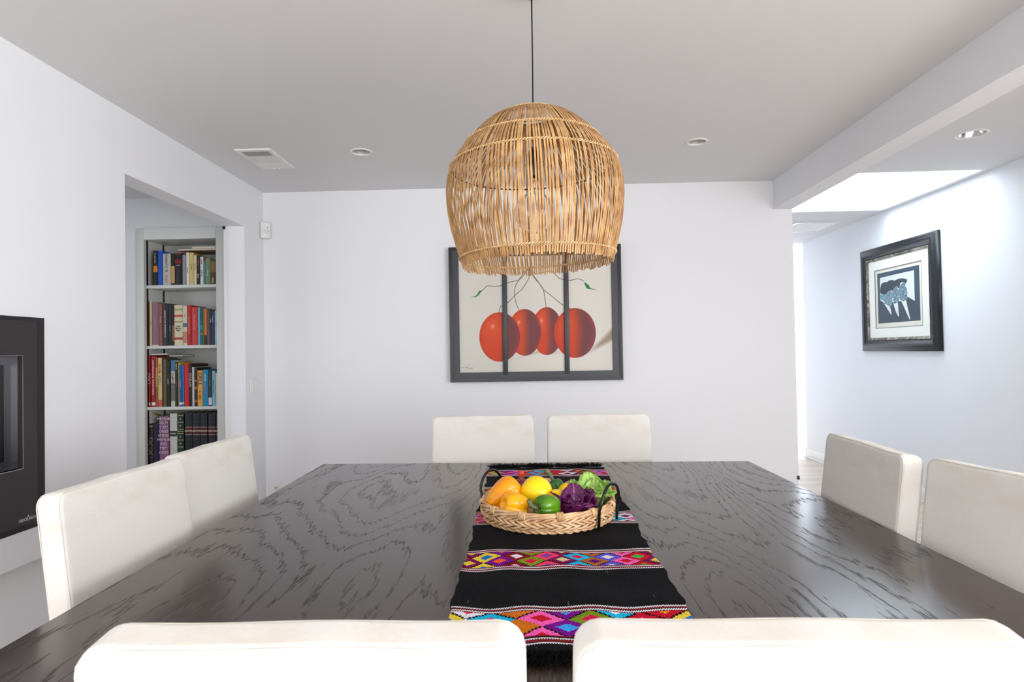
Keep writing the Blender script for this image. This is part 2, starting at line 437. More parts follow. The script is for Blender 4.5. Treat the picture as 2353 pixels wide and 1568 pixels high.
t = empty('light_switch', (XL, 4.312, 1.102), 'white double rocker light switch on the left wall beside the opening', 'light switch')
b = MB(); b.box(0, .006, -.058, .058, -.058, .058, .003, 2); wn(b.build('plate', PLASTIC, t))
for s in (-1, 1):
    b = MB(); b.box(.004, .010, s*.025-.0165, s*.025+.0165, -.034, .034, .002, 2, M=Matrix.Rotation(math.radians(4*s), 4, 'Y')); b.build('rocker', PLASTIC, t)
    for z in (-.048, .048):
        b = MB(); b.lathe([(.001, .0015), (.003, .001), (.003, 0)], (0, 0, 0), 10, M=Matrix.Translation((.006, s*.025, z)) @ Matrix.Rotation(PI/2, 4, 'Y')); b.build('screw', STEEL, t)

t = empty('wall_outlet', (-1.888, YB, .312), 'white double power outlet low on the back wall near the left corner', 'outlet')
b = MB(); b.box(-.035, .035, -.006, 0, -.057, .057, .003, 2); wn(b.build('plate', PLASTIC, t))
for s in (-1, 1):
    b = MB(); b.box(-.017, .017, -.0085, -.004, s*.021-.0145, s*.021+.0145, .003, 2)
    r_ = b.build('receptacle', mat('warm_socket_face', rgb(226, 212, 200), .4), t)
    b = MB(); b.box(-.008, -.0045, -.0092, -.008, s*.021-.002, s*.021+.0085); b.box(.0045, .008, -.0092, -.008, s*.021-.002, s*.021+.0075)
    b.box(-.003, .003, -.0092, -.008, s*.021-.011, s*.021-.006); b.build('slot', DARK, r_)

b = MB(); b.box(-.009, .009, -.006, .006, -.011, .011, .003, 2)
tag(b.build('door_latch', BLACKM, None, (-2.104, 4.176, 2.214)), 'tiny black latch at the top corner of the left opening', 'latch')
b = MB(); b.box(-.004, .012, -.012, .0, -.014, .014, .002, 2)
tag(b.build('door_stop', BLACKM, None, (1.941, YB, .366)), 'small black stop low on the free end of the back wall', 'door stop')

# ------------------------------------------------------------ fireplace
t = empty('fireplace', (XL, 1.78, .96), 'black gas fireplace set in the white left wall beside the table', 'fireplace')
FP = add_noise_bump(mat('gunmetal_faceplate', rgb(66, 62, 64), .38, .6), 900, .12, .0004, 2)
FPB = add_noise_bump(mat('matte_black_surround', rgb(30, 28, 33), .6), 300, .1, .0005, 2)
def frame_x(b, x0, x1, y0, y1, z0, z1, iy0, iy1, iz0, iz1, bev):
    b.box(x0, x1, y0, y1, iz1, z1, bev); b.box(x0, x1, y0, y1, z0, iz0, bev)
    b.box(x0, x1, y0, iy0, iz0, iz1, bev); b.box(x0, x1, iy1, y1, iz0, iz1, bev)
cy, cz = 1.78, .96
def Lf(y, z): return y-cy, z-cz
b = MB(); frame_x(b, -.004, .004, 1.125-cy, 2.423-cy, .656-cz, 1.487-cz, FY0-cy, FY1-cy, FZ0-cz, FZ1-cz, .0); b.build('surround_panel', FPB, t)
b = MB(); frame_x(b, .006, .024, 1.16-cy, 2.361-cy, .684-cz, 1.470-cz, 1.245-cy, 2.290-cy, .904-cz, 1.334-cz, .0)
b.build('faceplate', FP, t)
b = MB(); frame_x(b, -.05, .0255, 1.241-cy, 2.2935-cy, .9005-cz, 1.3375-cz, 1.2445-cy, 2.2905-cy, .904-cz, 1.334-cz, .0); b.build('opening_edge', mat('brushed_edge_steel', rgb(150, 150, 158), .25, 1.0), t)
b = MB()
for a in ((-.42, -.40, -.55, .56, -.07, .38), (-.40, -.13, -.55, -.53, -.07, .38), (-.40, -.13, .54, .56, -.07, .38), (-.40, -.13, -.55, .56, -.09, -.07), (-.40, -.13, -.55, .56, .38, .40)): b.box(*a)
b.build('firebox', DARK, t)
b = MB(); frame_x(b, -.055, -.035, -.53, .535, -.06, .376, -.49, .495, -.03, .34, .0); b.build('glass_frame', BLACKM, t)
b = MB(); b.box(-.052, -.046, -.49, .495, -.03, .34)
b.build('glass', mat('smoked_fireplace_glass', (.01, .012, .011, 1), .03, spec=.8), t)
b = MB()
for i in range(5):
    y = -.36+i*.18
    b.tube([(-.25+.04*math.sin(i), y-.12, -.05), (-.24, y, -.03), (-.27, y+.12, -.045)], .028, 8)
b.build('log', add_noise_bump(mat('charred_log', rgb(48, 38, 32), .9), 40, .5, .01, 4), t)
me = text_mesh('HEAT', .016, .0006, .0004); LG = mat('nickel_lettering', rgb(190, 188, 186), .3, .8)
def wall_text(me, m, parent, x, y, z, nm='lettering'):
    o = link(nm, me, m, parent, (x, y, z)); o.rotation_euler = (PI/2, 0, PI/2); return o
wall_text(me, LG, t, .0246, 2.291-cy, .704-cz, 'logo_lettering')
wall_text(text_mesh('GLO', .016, .0006, .0004), LG, t, .0246, 2.336-cy, .704-cz, 'logo_lettering')
b = MB(); b.tube([(.0248, 2.3155-cy, .697-cz), (.0248, 2.3105-cy, .705-cz), (.0248, 2.3155-cy, .719-cz)], .0012, 6)
b.tube([(.0248, 2.3155-cy, .719-cz), (.0248, 2.320-cy, .706-cz), (.0248, 2.3155-cy, .697-cz)], .0012, 6); b.build('flame_emblem', LG, t)

# ------------------------------------------------------------ bookcase with books
t = empty('bookcase', ((BX0+BX1)/2, YH, 0), 'white built-in bookcase full of books seen through the left opening', 'bookcase')
bx = (BX0+BX1)/2
b = MB()
b.box(-2.981-bx, BX0-bx, -.018, 0, .10, 2.305, .002, 1); b.box(BX1-bx, -2.285-bx, -.018, 0, .10, 2.305, .002, 1)
b.box(BX0-bx, BX1-bx, -.018, 0, BZ1, 2.305); b.box(BX0-bx, BX1-bx, -.018, 0, .0, .16); b.build('face_frame', SHELF, t)
b = MB(); b.box(BX0-bx-.016, BX0-bx, 0, .28, .12, BZ1); b.build('side_panel', SHELF, t)
b = MB(); b.box(BXR-bx, BXR-bx+.016, 0, .28, .12, BZ1); b.build('side_panel', SHELF, t)
b = MB(); b.box(BX0-bx, BXR-bx, .276, .29, .12, BZ1); b.build('back_panel', SHELF, t)
b = MB(); b.box(BX0-bx, BXR-bx, 0, .28, BZ1, BZ1+.016); b.build('top_panel', SHELF, t)
SZ = [1.871, 1.407, .940, .478]
for z in SZ+[.16]:
    b = MB(); b.box(BX0-bx, BXR-bx, .001, .275, z-.023, z, .0015, 1); b.build('shelf', SHELF, t)
for y in (.022, .232):
    for x, s in ((BX0-bx, 1), (BXR-bx, -1)):
        b = MB(); b.box(min(x, x+s*.005), max(x, x+s*.005), y-.008, y+.008, .16, BZ1); b.build('shelf_standard', BROWNM, t)

PAGES = add_noise_bump(mat('cream_page_edges', rgb(226, 218, 196), .8), 30, .4, .001, 2, stretch=(40, 1, 1))
BM = {}
def bookmat(c):
    if c not in BM: BM[c] = add_noise_bump(mat('book_cloth', rgb(*c), .45), 300, .05, .0004, 2, var=.06)
    return BM[c]
def px2x(shelf, px):
    a = (0, -2.9119, -2.9155, -2.9186, -2.9213)[shelf]; k = (0, .0033928, .0033871, .0033820, .0033777)[shelf]
    return a+(px-340)*k
def px2z(px, py): return 1.872-(py-655)*.003352-.000072*(px-420)
def book(x0, x1, z0, h, depth, col, label, yf=4.600, bands=(), texts=(), group=None, lean=0, name='book'):
    """cover shell (spine + boards), page block, printed bands and titles"""
    w = x1-x0
    t = empty(name, ((x0+x1)/2, yf, z0), label, 'book', group)
    if lean: t.rotation_euler = (0, lean, 0)
    bt = min(.0022, w*.16); hw = w/2-.0004
    b = MB()
    sp = []                                            # slightly rounded spine profile
    n = 7
    for i in range(n):
        a = -1+2*i/(n-1); sp.append((hw*a, -.004*(1-a*a)*min(1, w/.03)))
    prof = sp+[(hw, depth), (hw-bt, depth), (hw-bt, .003), (-hw+bt, .003), (-hw+bt, depth), (-hw, depth)]
    b.poly(prof, 0, h, 'z')
    b.build('cover', bookmat(col), t)
    b = MB(); b.box(-hw+bt, hw-bt, .0032, depth-.004, .003, h-.003); b.build('pages', PAGES, t)
    for bi, (f0, f1, c) in enumerate(bands):
        b = MB()
        pr = [(hw*(-1+2*i/(n-1))*.995, -.0044*(1-(-1+2*i/(n-1))**2)*min(1, w/.03)-.0003-.00015*bi) for i in range(n)]
        b.poly(pr+[(hw*.995, .001), (-hw*.995, .001)], h*f0, h*f1, 'z'); b.build('spine_band', bookmat(c), t)
    for (s, size, f, c, mode) in texts:
        me = text_mesh(s, size, .0002, .0002)
        o = link('spine_title', me, bookmat(c), t, (0, -.0052 if w > .012 else -.0022, h*f))
        o.rotation_euler = (PI/2, {'up': -PI/2, 'down': PI/2, 'flat': 0}[mode], 0)
    return t
def shelf_books(shelf, ox, oy, sc, rows):
    for r in rows:
        c0, c1, ct, dep, col, label = r[:6]; opt = r[6] if len(r) > 6 else {}
        p0, p1 = ox+c0/sc, ox+c1/sc; py = oy+ct/sc
        z0 = SZ[shelf-1]+.0005
        x0, x1 = max(px2x(shelf, p0)+.0006, BX0+.0065), px2x(shelf, p1)-.0006
        x1 = min(x1, BX1+.05)
        h = px2z((p0+p1)/2, py)-z0
        book(x0, x1, z0, h, dep, col, label, group=None, **opt)
W_ = (236, 234, 228); K_ = (24, 24, 26)
shelf_books(1, 270, 520, 5.227, [
 (427, 482, 293, .15, (22, 22, 24), 'black paperback with an orange band, first on the top shelf', dict(bands=[(.38, .56, (222, 128, 28))], texts=[('Isabel Allende', .014, .78, (200, 190, 170), 'up')])),
 (484, 544, 297, .21, (14, 84, 190), 'plain bright blue book on the top shelf'),
 (546, 640, 330, .15, (196, 192, 184), 'pale grey book with black and red lettering on the top shelf', dict(texts=[('EL CUADERNO', .022, .72, (40, 40, 44), 'up'), ('NOTAS', .02, .2, (190, 90, 90), 'up')])),
 (641, 688, 330, .15, (30, 28, 28), 'black book with a tan picture at the foot, top shelf', dict(bands=[(.06, .6, (206, 160, 96))])),
 (689, 776, 325, .16, (20, 20, 24), 'thick black book with red lettering and a small portrait, top shelf', dict(bands=[(.78, .99, (170, 34, 34)), (.80, .97, (18, 16, 18))], texts=[('CHE', .026, .71, (214, 44, 44), 'flat'), ('a novel', .011, .62, (220, 216, 205), 'flat')])),
 (779, 824, 345, .17, (150, 152, 154), 'plain grey book beside the black portrait book'),
 (826, 862, 315, .16, (238, 236, 232), 'slim white paperback on the top shelf under the flat book', dict(texts=[('historia', .014, .45, (110, 110, 110), 'up')])),
 (863, 917, 318, .18, (222, 200, 116), 'pale yellow paperback on the top shelf', dict(texts=[('cuentos', .014, .55, (150, 120, 40), 'up')])),
 (918, 950, 352, .16, (232, 222, 196), 'cream paperback with tiny orange lettering, top shelf', dict(texts=[('CULTURA', .012, .62, (190, 110, 70), 'up')])),
 (951, 992, 352, .16, (32, 30, 30), 'black paperback with a red title, top shelf', dict(texts=[('Sangre', .018, .75, (206, 80, 50), 'up'), ('ROJA', .014, .3, (226, 222, 216), 'up')])),
 (993, 1031, 367, .15, (234, 232, 226), 'white paperback with a crimson title, top shelf', dict(texts=[('Amor', .016, .82, (60, 60, 60), 'up'), ('Ciudad', .018, .4, (170, 30, 60), 'up')])),
 (1032, 1053, 375, .15, (54, 140, 176), 'thin blue book with a red head on the top shelf', dict(bands=[(.85, .99, (140, 20, 30))])),
 (1054, 1116, 385, .16, (120, 142, 100), 'sage green book with white lettering on the top shelf', dict(texts=[('El reino', .015, .45, (236, 238, 226), 'up')])),
 (1117, 1179, 400, .16, (84, 66, 22), 'dark olive brown book near the right end of the top shelf', dict(bands=[(.5, .92, (130, 112, 62))], texts=[('EHO', .02, .16, (235, 228, 200), 'up')])),
 (1180, 1212, 405, .16, (232, 168, 24), 'golden yellow book at the right end of the top shelf'),
])
shelf_books(2, 270, 520, 5.227, [
 (362, 384, 910, .17, (110, 34, 30), 'thin dark red book first on the second shelf'),
 (385, 413, 900, .18, (206, 210, 160), 'slim pale green book near the left of the second shelf', dict(texts=[('flora', .012, .5, (120, 120, 80), 'up')])),
 (414, 498, 915, .20, (138, 104, 112), 'wide dusty mauve book on the second shelf', dict(bands=[(.0, .02, (226, 220, 214))], texts=[('enciclopedia', .018, .5, (176, 144, 150), 'up')])),
 (499, 538, 935, .19, (158, 86, 84), 'rose brown book beside the mauve one', dict(texts=[('Historia', .015, .62, (214, 160, 150), 'up')])),
 (539, 612, 930, .19, (40, 40, 40), 'thick black cookery book with pale vertical title, second shelf', dict(texts=[('La enciclopedia de la COCINA', .0165, .52, (226, 222, 200), 'up')])),
 (613, 654, 940, .19, (28, 32, 40), 'slim black book with blue lettering, second shelf', dict(texts=[('especias', .014, .42, (120, 150, 190), 'up')])),
 (655, 682, 945, .18, (34, 28, 26), 'thin black book with a photograph of food, second shelf', dict(bands=[(.1, .5, (150, 96, 70))])),
 (683, 784, 948, .20, (222, 210, 176), 'broad cream book with orange and green drawings, second shelf', dict(bands=[(.70, .76, (196, 84, 56)), (.86, .92, (176, 178, 110)), (.57, .60, (176, 130, 110)), (.14, .20, (180, 60, 60))], texts=[('Nada\nMucha\nNata', .016, .42, (50, 44, 40), 'flat')])),
 (785, 837, 955, .19, (220, 212, 190), 'cream book with a teal patch on its spine, second shelf', dict(bands=[(.46, .56, (60, 130, 140)), (.06, .34, (196, 140, 124))], texts=[('tierra', .012, .75, (130, 140, 120), 'up')])),
 (838, 890, 950, .21, (196, 28, 32), 'glossy red book on the second shelf with fine white script', dict(texts=[('La cocina de Dona Flor', .014, .5, (232, 170, 160), 'up')])),
 (893, 967, 975, .2, (206, 62, 62), 'salmon red cookery book on the second shelf', dict(texts=[('LA COCINA', .021, .62, (236, 150, 140), 'up')])),
 (968, 991, 975, .18, (92, 196, 226), 'thin sky blue book on the second shelf'),
 (992, 1027, 985, .18, (52, 92, 96), 'book with a blue and green mottled spine, second shelf', dict(bands=[(.42, .54, (40, 150, 160)), (.7, .85, (60, 70, 110)), (.28, .34, (190, 110, 50))])),
 (1028, 1041, 985, .16, (88, 150, 60), 'very thin green booklet on the second shelf'),
 (1042, 1074, 992, .19, (232, 116, 40), 'orange book with a black foot on the second shelf', dict(bands=[(.0, .27, (30, 24, 24))])),
 (1075, 1110, 1000, .19, (92, 84, 82), 'grey brown book on the second shelf', dict(bands=[(.05, .4, (110, 80, 110))])),
 (1111, 1130, 1010, .18, (44, 28, 46), 'thin blackish purple book on the second shelf', dict(texts=[('noche', .012, .7, (220, 220, 220), 'up')])),
 (1131, 1165, 1010, .18, (38, 54, 100), 'navy blue book near the right end of the second shelf', dict(texts=[('ILIADA', .014, .75, (190, 196, 216), 'up')])),
 (1167, 1212, 1010, .18, (150, 202, 206), 'pale turquoise book at the right end of the second shelf', dict(texts=[('los viajes', .013, .6, (60, 80, 90), 'up')])),
])
shelf_books(3, 300, 780, 5.226, [
 (185, 236, 195, .22, (184, 42, 46), 'red book with a ringed white title, first on the third shelf', dict(bands=[(.03, .08, (240, 236, 226))], texts=[('CASO', .032, .55, (240, 190, 186), 'up')])),
 (248, 300, 205, .21, (160, 24, 40), 'dark red book with a long white title on the third shelf', dict(bands=[(.03, .09, (240, 236, 226))], texts=[('JOSE HERNANDEZ  MARTIN FIERRO', .0165, .58, (240, 226, 220), 'down')])),
 (301, 329, 215, .2, (150, 96, 50), 'brown book with a photographic spine on the third shelf', dict(bands=[(.4, .8, (196, 150, 90))])),
 (330, 378, 222, .21, (224, 196, 132), 'cream comic book with green and red lettering on the third shelf', dict(bands=[(.0, .14, (222, 90, 84))], texts=[('TODA', .026, .54, (60, 120, 80), 'up'), ('Mafalda', .024, .78, (196, 60, 40), 'up')])),
 (379, 391, 225, .2, (34, 46, 78), 'very thin navy book beside the cream comic'),
 (392, 434, 235, .2, (104, 90, 44), 'olive cloth book on the third shelf'),
 (435, 478, 258, .2, (22, 20, 20), 'black book with fine white marks on the third shelf', dict(texts=[('CARLOS', .011, .55, (210, 206, 200), 'up')])),
 (484, 535, 250, .2, (206, 204, 190), 'book with blue head and black scribbles on a white spine', dict(bands=[(.76, 1.0, (54, 124, 170)), (.12, .5, (110, 110, 108))], texts=[('ERAMOS', .024, .6, (40, 44, 50), 'up')])),
 (537, 574, 270, .19, (34, 30, 34), 'black book with small maroon lettering on the third shelf', dict(texts=[('el poder', .014, .5, (150, 60, 70), 'up'), ('MADRID', .012, .9, (220, 216, 210), 'up')])),
 (575, 584, 275, .19, (228, 210, 60), 'very thin yellow book on the third shelf'),
 (585, 619, 305, .19, (22, 92, 172), 'royal blue book with a small white label on the third shelf', dict(bands=[(.04, .1, (236, 236, 236))], texts=[('Literatura', .014, .55, (170, 200, 226), 'up')])),
 (620, 645, 305, .19, (48, 118, 180), 'mid blue book squeezed against the bright red one', dict(bands=[(.06, .1, (230, 230, 232))])),
 (647, 699, 288, .24, (222, 24, 32), 'tall glossy bright red book on the third shelf'),
 (700, 738, 292, .24, (20, 18, 20), 'tall black car book with grey capitals on the third shelf', dict(texts=[('FERRARI', .03, .62, (176, 172, 170), 'down')])),
 (739, 766, 328, .2, (206, 206, 208), 'white book spine between two black books, third shelf'),
 (767, 802, 335, .2, (32, 24, 20), 'black book with small orange flames on the third shelf', dict(bands=[(.1, .16, (180, 96, 40)), (.44, .5, (190, 110, 50)), (.64, .68, (170, 100, 60))])),
 (803, 866, 370, .2, (236, 168, 76), 'orange barbecue book with black capitals on the third shelf', dict(texts=[('GRILL', .04, .77, (30, 24, 22), 'down'), ('EL LIBRO', .018, .3, (90, 50, 20), 'down')])),
 (868, 932, 360, .21, (20, 142, 190), 'cyan blue cookery book right of the orange one', dict(texts=[('SALUD', .018, .78, (236, 240, 244), 'down'), ('Y SAZON', .018, .5, (206, 90, 90), 'down')])),
 (934, 978, 372, .19, (34, 52, 50), 'dark green book with a white foot on the third shelf', dict(bands=[(.03, .24, (222, 222, 232))], texts=[('naturaleza', .012, .65, (150, 170, 150), 'down')])),
 (980, 1019, 372, .19, (134, 194, 224), 'light sky blue book near the right of the third shelf', dict(texts=[('ORACULO NOVELA', .012, .55, (60, 110, 160), 'up')])),
 (1021, 1075, 400, .19, (222, 208, 186), 'beige book at the right end of the third shelf', dict(texts=[('memoria', .013, .6, (80, 60, 60), 'up')])),
])
shelf_books(4, 300, 780, 5.226, [
 (183, 268, 1010, .22, (48, 34, 32), 'dark brown leather book with pale tooled panels, bottom visible shelf', dict(bands=[(.93, .96, (150, 130, 112)), (.66, .68, (170, 156, 140)), (.44, .45, (140, 120, 104)), (.22, .23, (140, 120, 104))], texts=[('X', .06, .56, (130, 112, 98), 'flat'), ('X', .06, .34, (130, 112, 98), 'flat')])),
 (271, 343, 1005, .22, (18, 26, 60), 'plain navy book beside the tooled leather one'),
 (346, 458, 920, .23, (142, 92, 134), 'purple book printed all over with white capitals, bottom visible shelf', dict(texts=[('MEMOR', .03, .95-.085*i, (226, 210, 222), 'flat') for i in range(0, 1)]+[(s, .0285, .955-.083*i, (226, 210, 222), 'flat') for i, s in list(enumerate(('', 'IES M', 'S  EM', 'ORIES', 'EMORI', 'MEMOR', 'RIES', 'MEM', 'ORIES')))[1:]])),
 (472, 560, 885, .2, (206, 206, 200), 'whitish book in a clear wrapper with a black label, bottom visible shelf', dict(bands=[(.575, .675, (34, 34, 34))], texts=[('MAX', .02, .625, (226, 226, 220), 'flat')])),
 (566, 640, 885, .22, (24, 54, 42), 'dark green book with gilt ornaments, bottom visible shelf', dict(bands=[(f, f+.012, (176, 170, 110)) for f in (.96, .83, .70, .66, .62, .50, .37)], texts=[('+', .03, f, (196, 190, 130), 'flat') for f in (.895, .77, .56, .435)])),
])
for i, (c0, c1) in enumerate(((655, 741), (747, 832), (838, 922), (935, 1020), (1028, 1112))):
    p0, p1 = 300+c0/5.226, 300+c1/5.226
    x0, x1 = px2x(4, p0), min(px2x(4, p1), BX1+.02)
    h = px2z((p0+p1)/2, 780+880/5.226)-SZ[3]-.001
    # ordinal words follow the row from the green gilt book
    which = ('first, next to the green gilt book', 'second after the green gilt book', 'third after the green gilt book', 'fourth after the green gilt book', 'last, at the right end')[i]
    book(x0, x1, SZ[3]+.0005, h, .22, (26, 30, 40), 'black ribbed volume with a maroon label, '+which, group='matching black volumes on the bottom visible shelf',
         bands=[(.60, .745, (84, 30, 28)), (.598, .606, (206, 200, 190)), (.74, .748, (206, 200, 190)), (.838, .85, (44, 48, 60)), (.5, .51, (44, 48, 60)), (.36, .37, (44, 48, 60))],
         texts=[('GROM', .02, .67, (222, 206, 190), 'flat')], name='bound_volume')
# flat books
def flat_book(x0, x1, z, th, dep, col, label, rot=(0, 0, 0), yf=4.602):
    t = empty('book', ((x0+x1)/2, yf, z), label, 'book', rot=rot); hw = (x1-x0)/2
    b = MB(); b.box(-hw, hw, 0, dep, 0, .0018); b.box(-hw, hw, 0, dep, th-.0018, th); b.box(-hw, hw, dep-.003, dep, 0, th); b.build('cover', bookmat(col), t)
    b = MB(); b.box(-hw+.003, hw-.003, .002, dep-.003, .0018, th-.0018); b.build('pages', PAGES, t)
z = px2z(425, 520+325/5.227)
flat_book(px2x(1, 270+735/5.227), BX1+.0, SZ[0]+.262, .012, .2, (168, 130, 120), 'thin pinkish paperback lying flat on top of the top-shelf books', yf=4.585)
flat_book(px2x(1, 270+905/5.227), px2x(1, 270+1190/5.227), SZ[0]+.2745, .015, .15, (214, 208, 196), 'white paperback lying tilted on the right of the top-shelf books', rot=(0, math.radians(0), 0), yf=4.584).__class__
flat_book(px2x(3, 342), px2x(3, 385), px2z(360, 780+190/5.226)+.001, .013, .18, (104, 108, 116), 'thin grey book lying flat above the red books on the third shelf')
flat_book(px2x(3, 388), px2x(3, 420), px2z(400, 780+214/5.226)+.006, .011, .16, (60, 56, 54), 'thin dark book lying flat over the middle of the third shelf')
b = MB(); P = [[Vector((px2x(4, 348+15*u), 4.62+.08*v, SZ[3]+.383+.030*(1-v)*(1-.2*u)+.006*math.sin(3*u))) for v in (0, .5, 1)] for u in (0, .5, 1)]
b.grid(P); o = b.build('paper_note', mat('yellow_paper', rgb(204, 172, 40), .7)); md = o.modifiers.new('t', 'SOLIDIFY'); md.thickness = .0006
tag(o, 'folded yellow paper note on top of the plain navy book', 'paper')

# ------------------------------------------------------------ dining table
TZ = .82
A = [(-.944, 2.766), (.958, 2.709), (.984, .80), (-.920, .80)]       # far left, far right, near right, near left
t = empty('dining_table', (.02, 1.77, 0), 'large square dining table with a dark stained oak top', 'table')
cx, cyt = .02, 1.77
b = MB(); b.poly([(x-cx, y-cyt) for x, y in A], TZ-.038, TZ, 'z')
bmesh.ops.bevel(b.bm, geom=[e for e in b.bm.edges], offset=.0018, segments=2, affect='EDGES')
b.build('tabletop', TABLE, t)
b = MB()
b.box(-.84, .86, .84, .865, .70, TZ-.038); b.box(-.84, .86, -.865, -.84, .70, TZ-.038)
b.box(-.865, -.84, -.865, .865, .70, TZ-.038); b.box(.86, .885, -.865, .865, .70, TZ-.038); b.build('apron', LEGW, t)
for sx, sy in ((-1, -1), (1, -1), (-1, 1), (1, 1)):
    b = MB(); x = .015+sx*.83; y = sy*.83; b.box(x-.05, x+.05, y-.05, y+.05, 0, TZ-.038, .004, 2); b.build('leg', LEGW, t)

# ------------------------------------------------------------ chairs
CW, CT, CH = .482, .058, 1.022
RAKE = math.radians(7.0)
def chair_meshes():
    def back():
        """slipcovered back, local z from the seat, front face at y=+CT/2 looking to +y"""
        b = MB(); h = CH-.44
        def loop(d, y):
            hw, z0, z1 = CW/2-d, d, h-d; r = max(.032-d, .004); rb = max(.014-d, .003); pts = []
            def corner(cx_, cz_, rr, a0):
                for q in range(8):
                    a = a0+PI/2*q/7; pts.append(Vector((cx_+rr*math.cos(a), y, cz_+rr*math.sin(a))))
            def side(p, q_, n):
                for k in range(1, n): pts.append(Vector((p[0]+(q_[0]-p[0])*k/n, y, p[1]+(q_[1]-p[1])*k/n)))
            corner(hw-r, z1-r, r, 0); side((hw-r, z1), (-hw+r, z1), 16)
            corner(-hw+r, z1-r, r, PI/2); side((-hw, z1-r), (-hw, z0+rb), 12)
            corner(-hw+rb, z0+rb, rb, PI); side((-hw+rb, z0), (hw-rb, z0), 16)
            corner(hw-rb, z0+rb, rb, 1.5*PI); side((hw, z0+rb), (hw, z1-r), 12)
            return pts
        e = .012; rows = []
        ins = (.236, .20, .15, .10, .06, .034, .020)
        for d in ins: rows.append(loop(d, -CT/2))
        for q in range(5): a = PI/2*q/4; rows.append(loop(e*(1-math.sin(a)), -CT/2+e*(1-math.cos(a))))
        for q in range(4, -1, -1): a = PI/2*q/4; rows.append(loop(e*(1-math.sin(a)), CT/2-e*(1-math.cos(a))))
        for d in ins[::-1]: rows.append(loop(d, CT/2))
        V = b.grid(rows, closed_v=True)
        for cap in (V[0], V[-1]): f_ = b.bm.faces.new(cap); f_.smooth = True
        for v in b.bm.verts:
            x, y, z = v.co
            k = max(0, 1-(2*x/CW)**2)*max(0, math.sin(PI*min(1, max(0, z/h))))
            v.co.y += math.copysign(.006*k, y)
            if z > h-.03: v.co.z += .0012*math.sin(23*x+1.3)+.0006*math.sin(51*x)
            v.co.x += .0015*math.sin(17*z+x*9)
        return b
    return back
def make_chair(label, loc, rz, group='linen dining chairs around the table', yaw=0):
    """local frame: the sitter looks along +y; origin on the floor under the front top edge of the back"""
    t = empty('dining_chair', loc, label, 'chair', group, rz=rz)
    h = CH-.44
    off = Vector((0, math.tan(RAKE)*h-CT/2, .44))
    bk = back0().build('backrest', LINEN, t, off, (RAKE, 0, 0)); wn(bk)
    b = MB(); s = CW/2-.0032; zt = h-.0032; r = .0288
    for y in (CT/2-.0032, -CT/2+.0032):
        pts = [(-s, y, .02)]
        pts += [(-s, y, zt-r)]+[(-s+r-r*math.cos(a), y, zt-r+r*math.sin(a)) for a in (.4, .8, 1.2)]+[(-s+r, y, zt)]
        for k in range(1, 12):
            x = -s+r+(2*s-2*r)*k/12; pts.append((x, y, zt+.0011*math.sin(23*x+1.3)))
        pts += [(s-r, y, zt)]+[(s-r+r*math.sin(a), y, zt-r+r*math.cos(a)) for a in (.4, .8, 1.2)]+[(s, y, zt-r), (s, y, .02)]
        b.tube(pts, .0012, 6)
    b.build('piping', LINEN_PIPE, bk)
    b = MB(); b.box(-CW/2, CW/2, .0, .46, .36, .46, .022, 4); y0 = off.y-.02
    st = b.build('seat', LINEN, t, (0, y0, 0)); wn(st)
    for sx in (-1, 1):
        for yy, tl in ((.43, 0), (.02, -.03)):
            b = MB(); rows = []
            for z, w in ((0, .017), (.37, .023)):
                x = sx*(CW/2-.035); y = y0+yy+tl*(1-z/.37)
                rows.append([Vector((x-w, y-w, z)), Vector((x+w, y-w, z)), Vector((x+w, y+w, z)), Vector((x-w, y+w, z))])
            V = b.grid(rows, closed_v=True, smooth=False); b.bm.faces.new(V[0][::-1]); b.bm.faces.new(V[1]); b.build('leg', LEGW, t)
    return t
back0 = chair_meshes()
def copy_tree(o, parent=None):
    c = o.copy(); COL.objects.link(c); c.parent = parent
    for ch in list(o.children):
        copy_tree(ch, c)
    return c
# (label, x, y of the middle of the front top edge, rotation)
spots = [
 ('off-white linen dining chair in the near row, left of the table runner end', -.248, .690, math.radians(.5)),
 ('off-white linen dining chair in the near row, right of the table runner end', .284, .690, math.radians(-1.0)),
 ('off-white linen dining chair at the far side by the back wall, left one', -.217, 2.850, PI+math.radians(1.5)),
 ('off-white linen dining chair at the far side by the back wall, right one', .322, 2.850, PI+math.radians(.5)),
 ('off-white linen dining chair on the left side, nearer one, in front of the fireplace', -1.048, 1.575, -PI/2-math.radians(1.5)),
 ('off-white linen dining chair on the left side, farther one, below the bookcase', -1.075, 2.085, -PI/2-math.radians(.0)),
 ('beige linen dining chair on the right side, farther one, near the hallway', 1.020, 1.915, PI/2-math.radians(3)),
 ('beige linen dining chair on the right side, nearer one, cut off by the frame edge', 1.098, 1.422, PI/2-math.radians(-10)),
]
first = None
for i, (lab, x, y, rz) in enumerate(spots):
    if first is None:
        first = make_chair(lab, (x, y, 0), rz); c = first
    else:
        c = copy_tree(first); c.location = (x, y, 0); c.rotation_euler = (0, 0, rz); c['label'] = lab

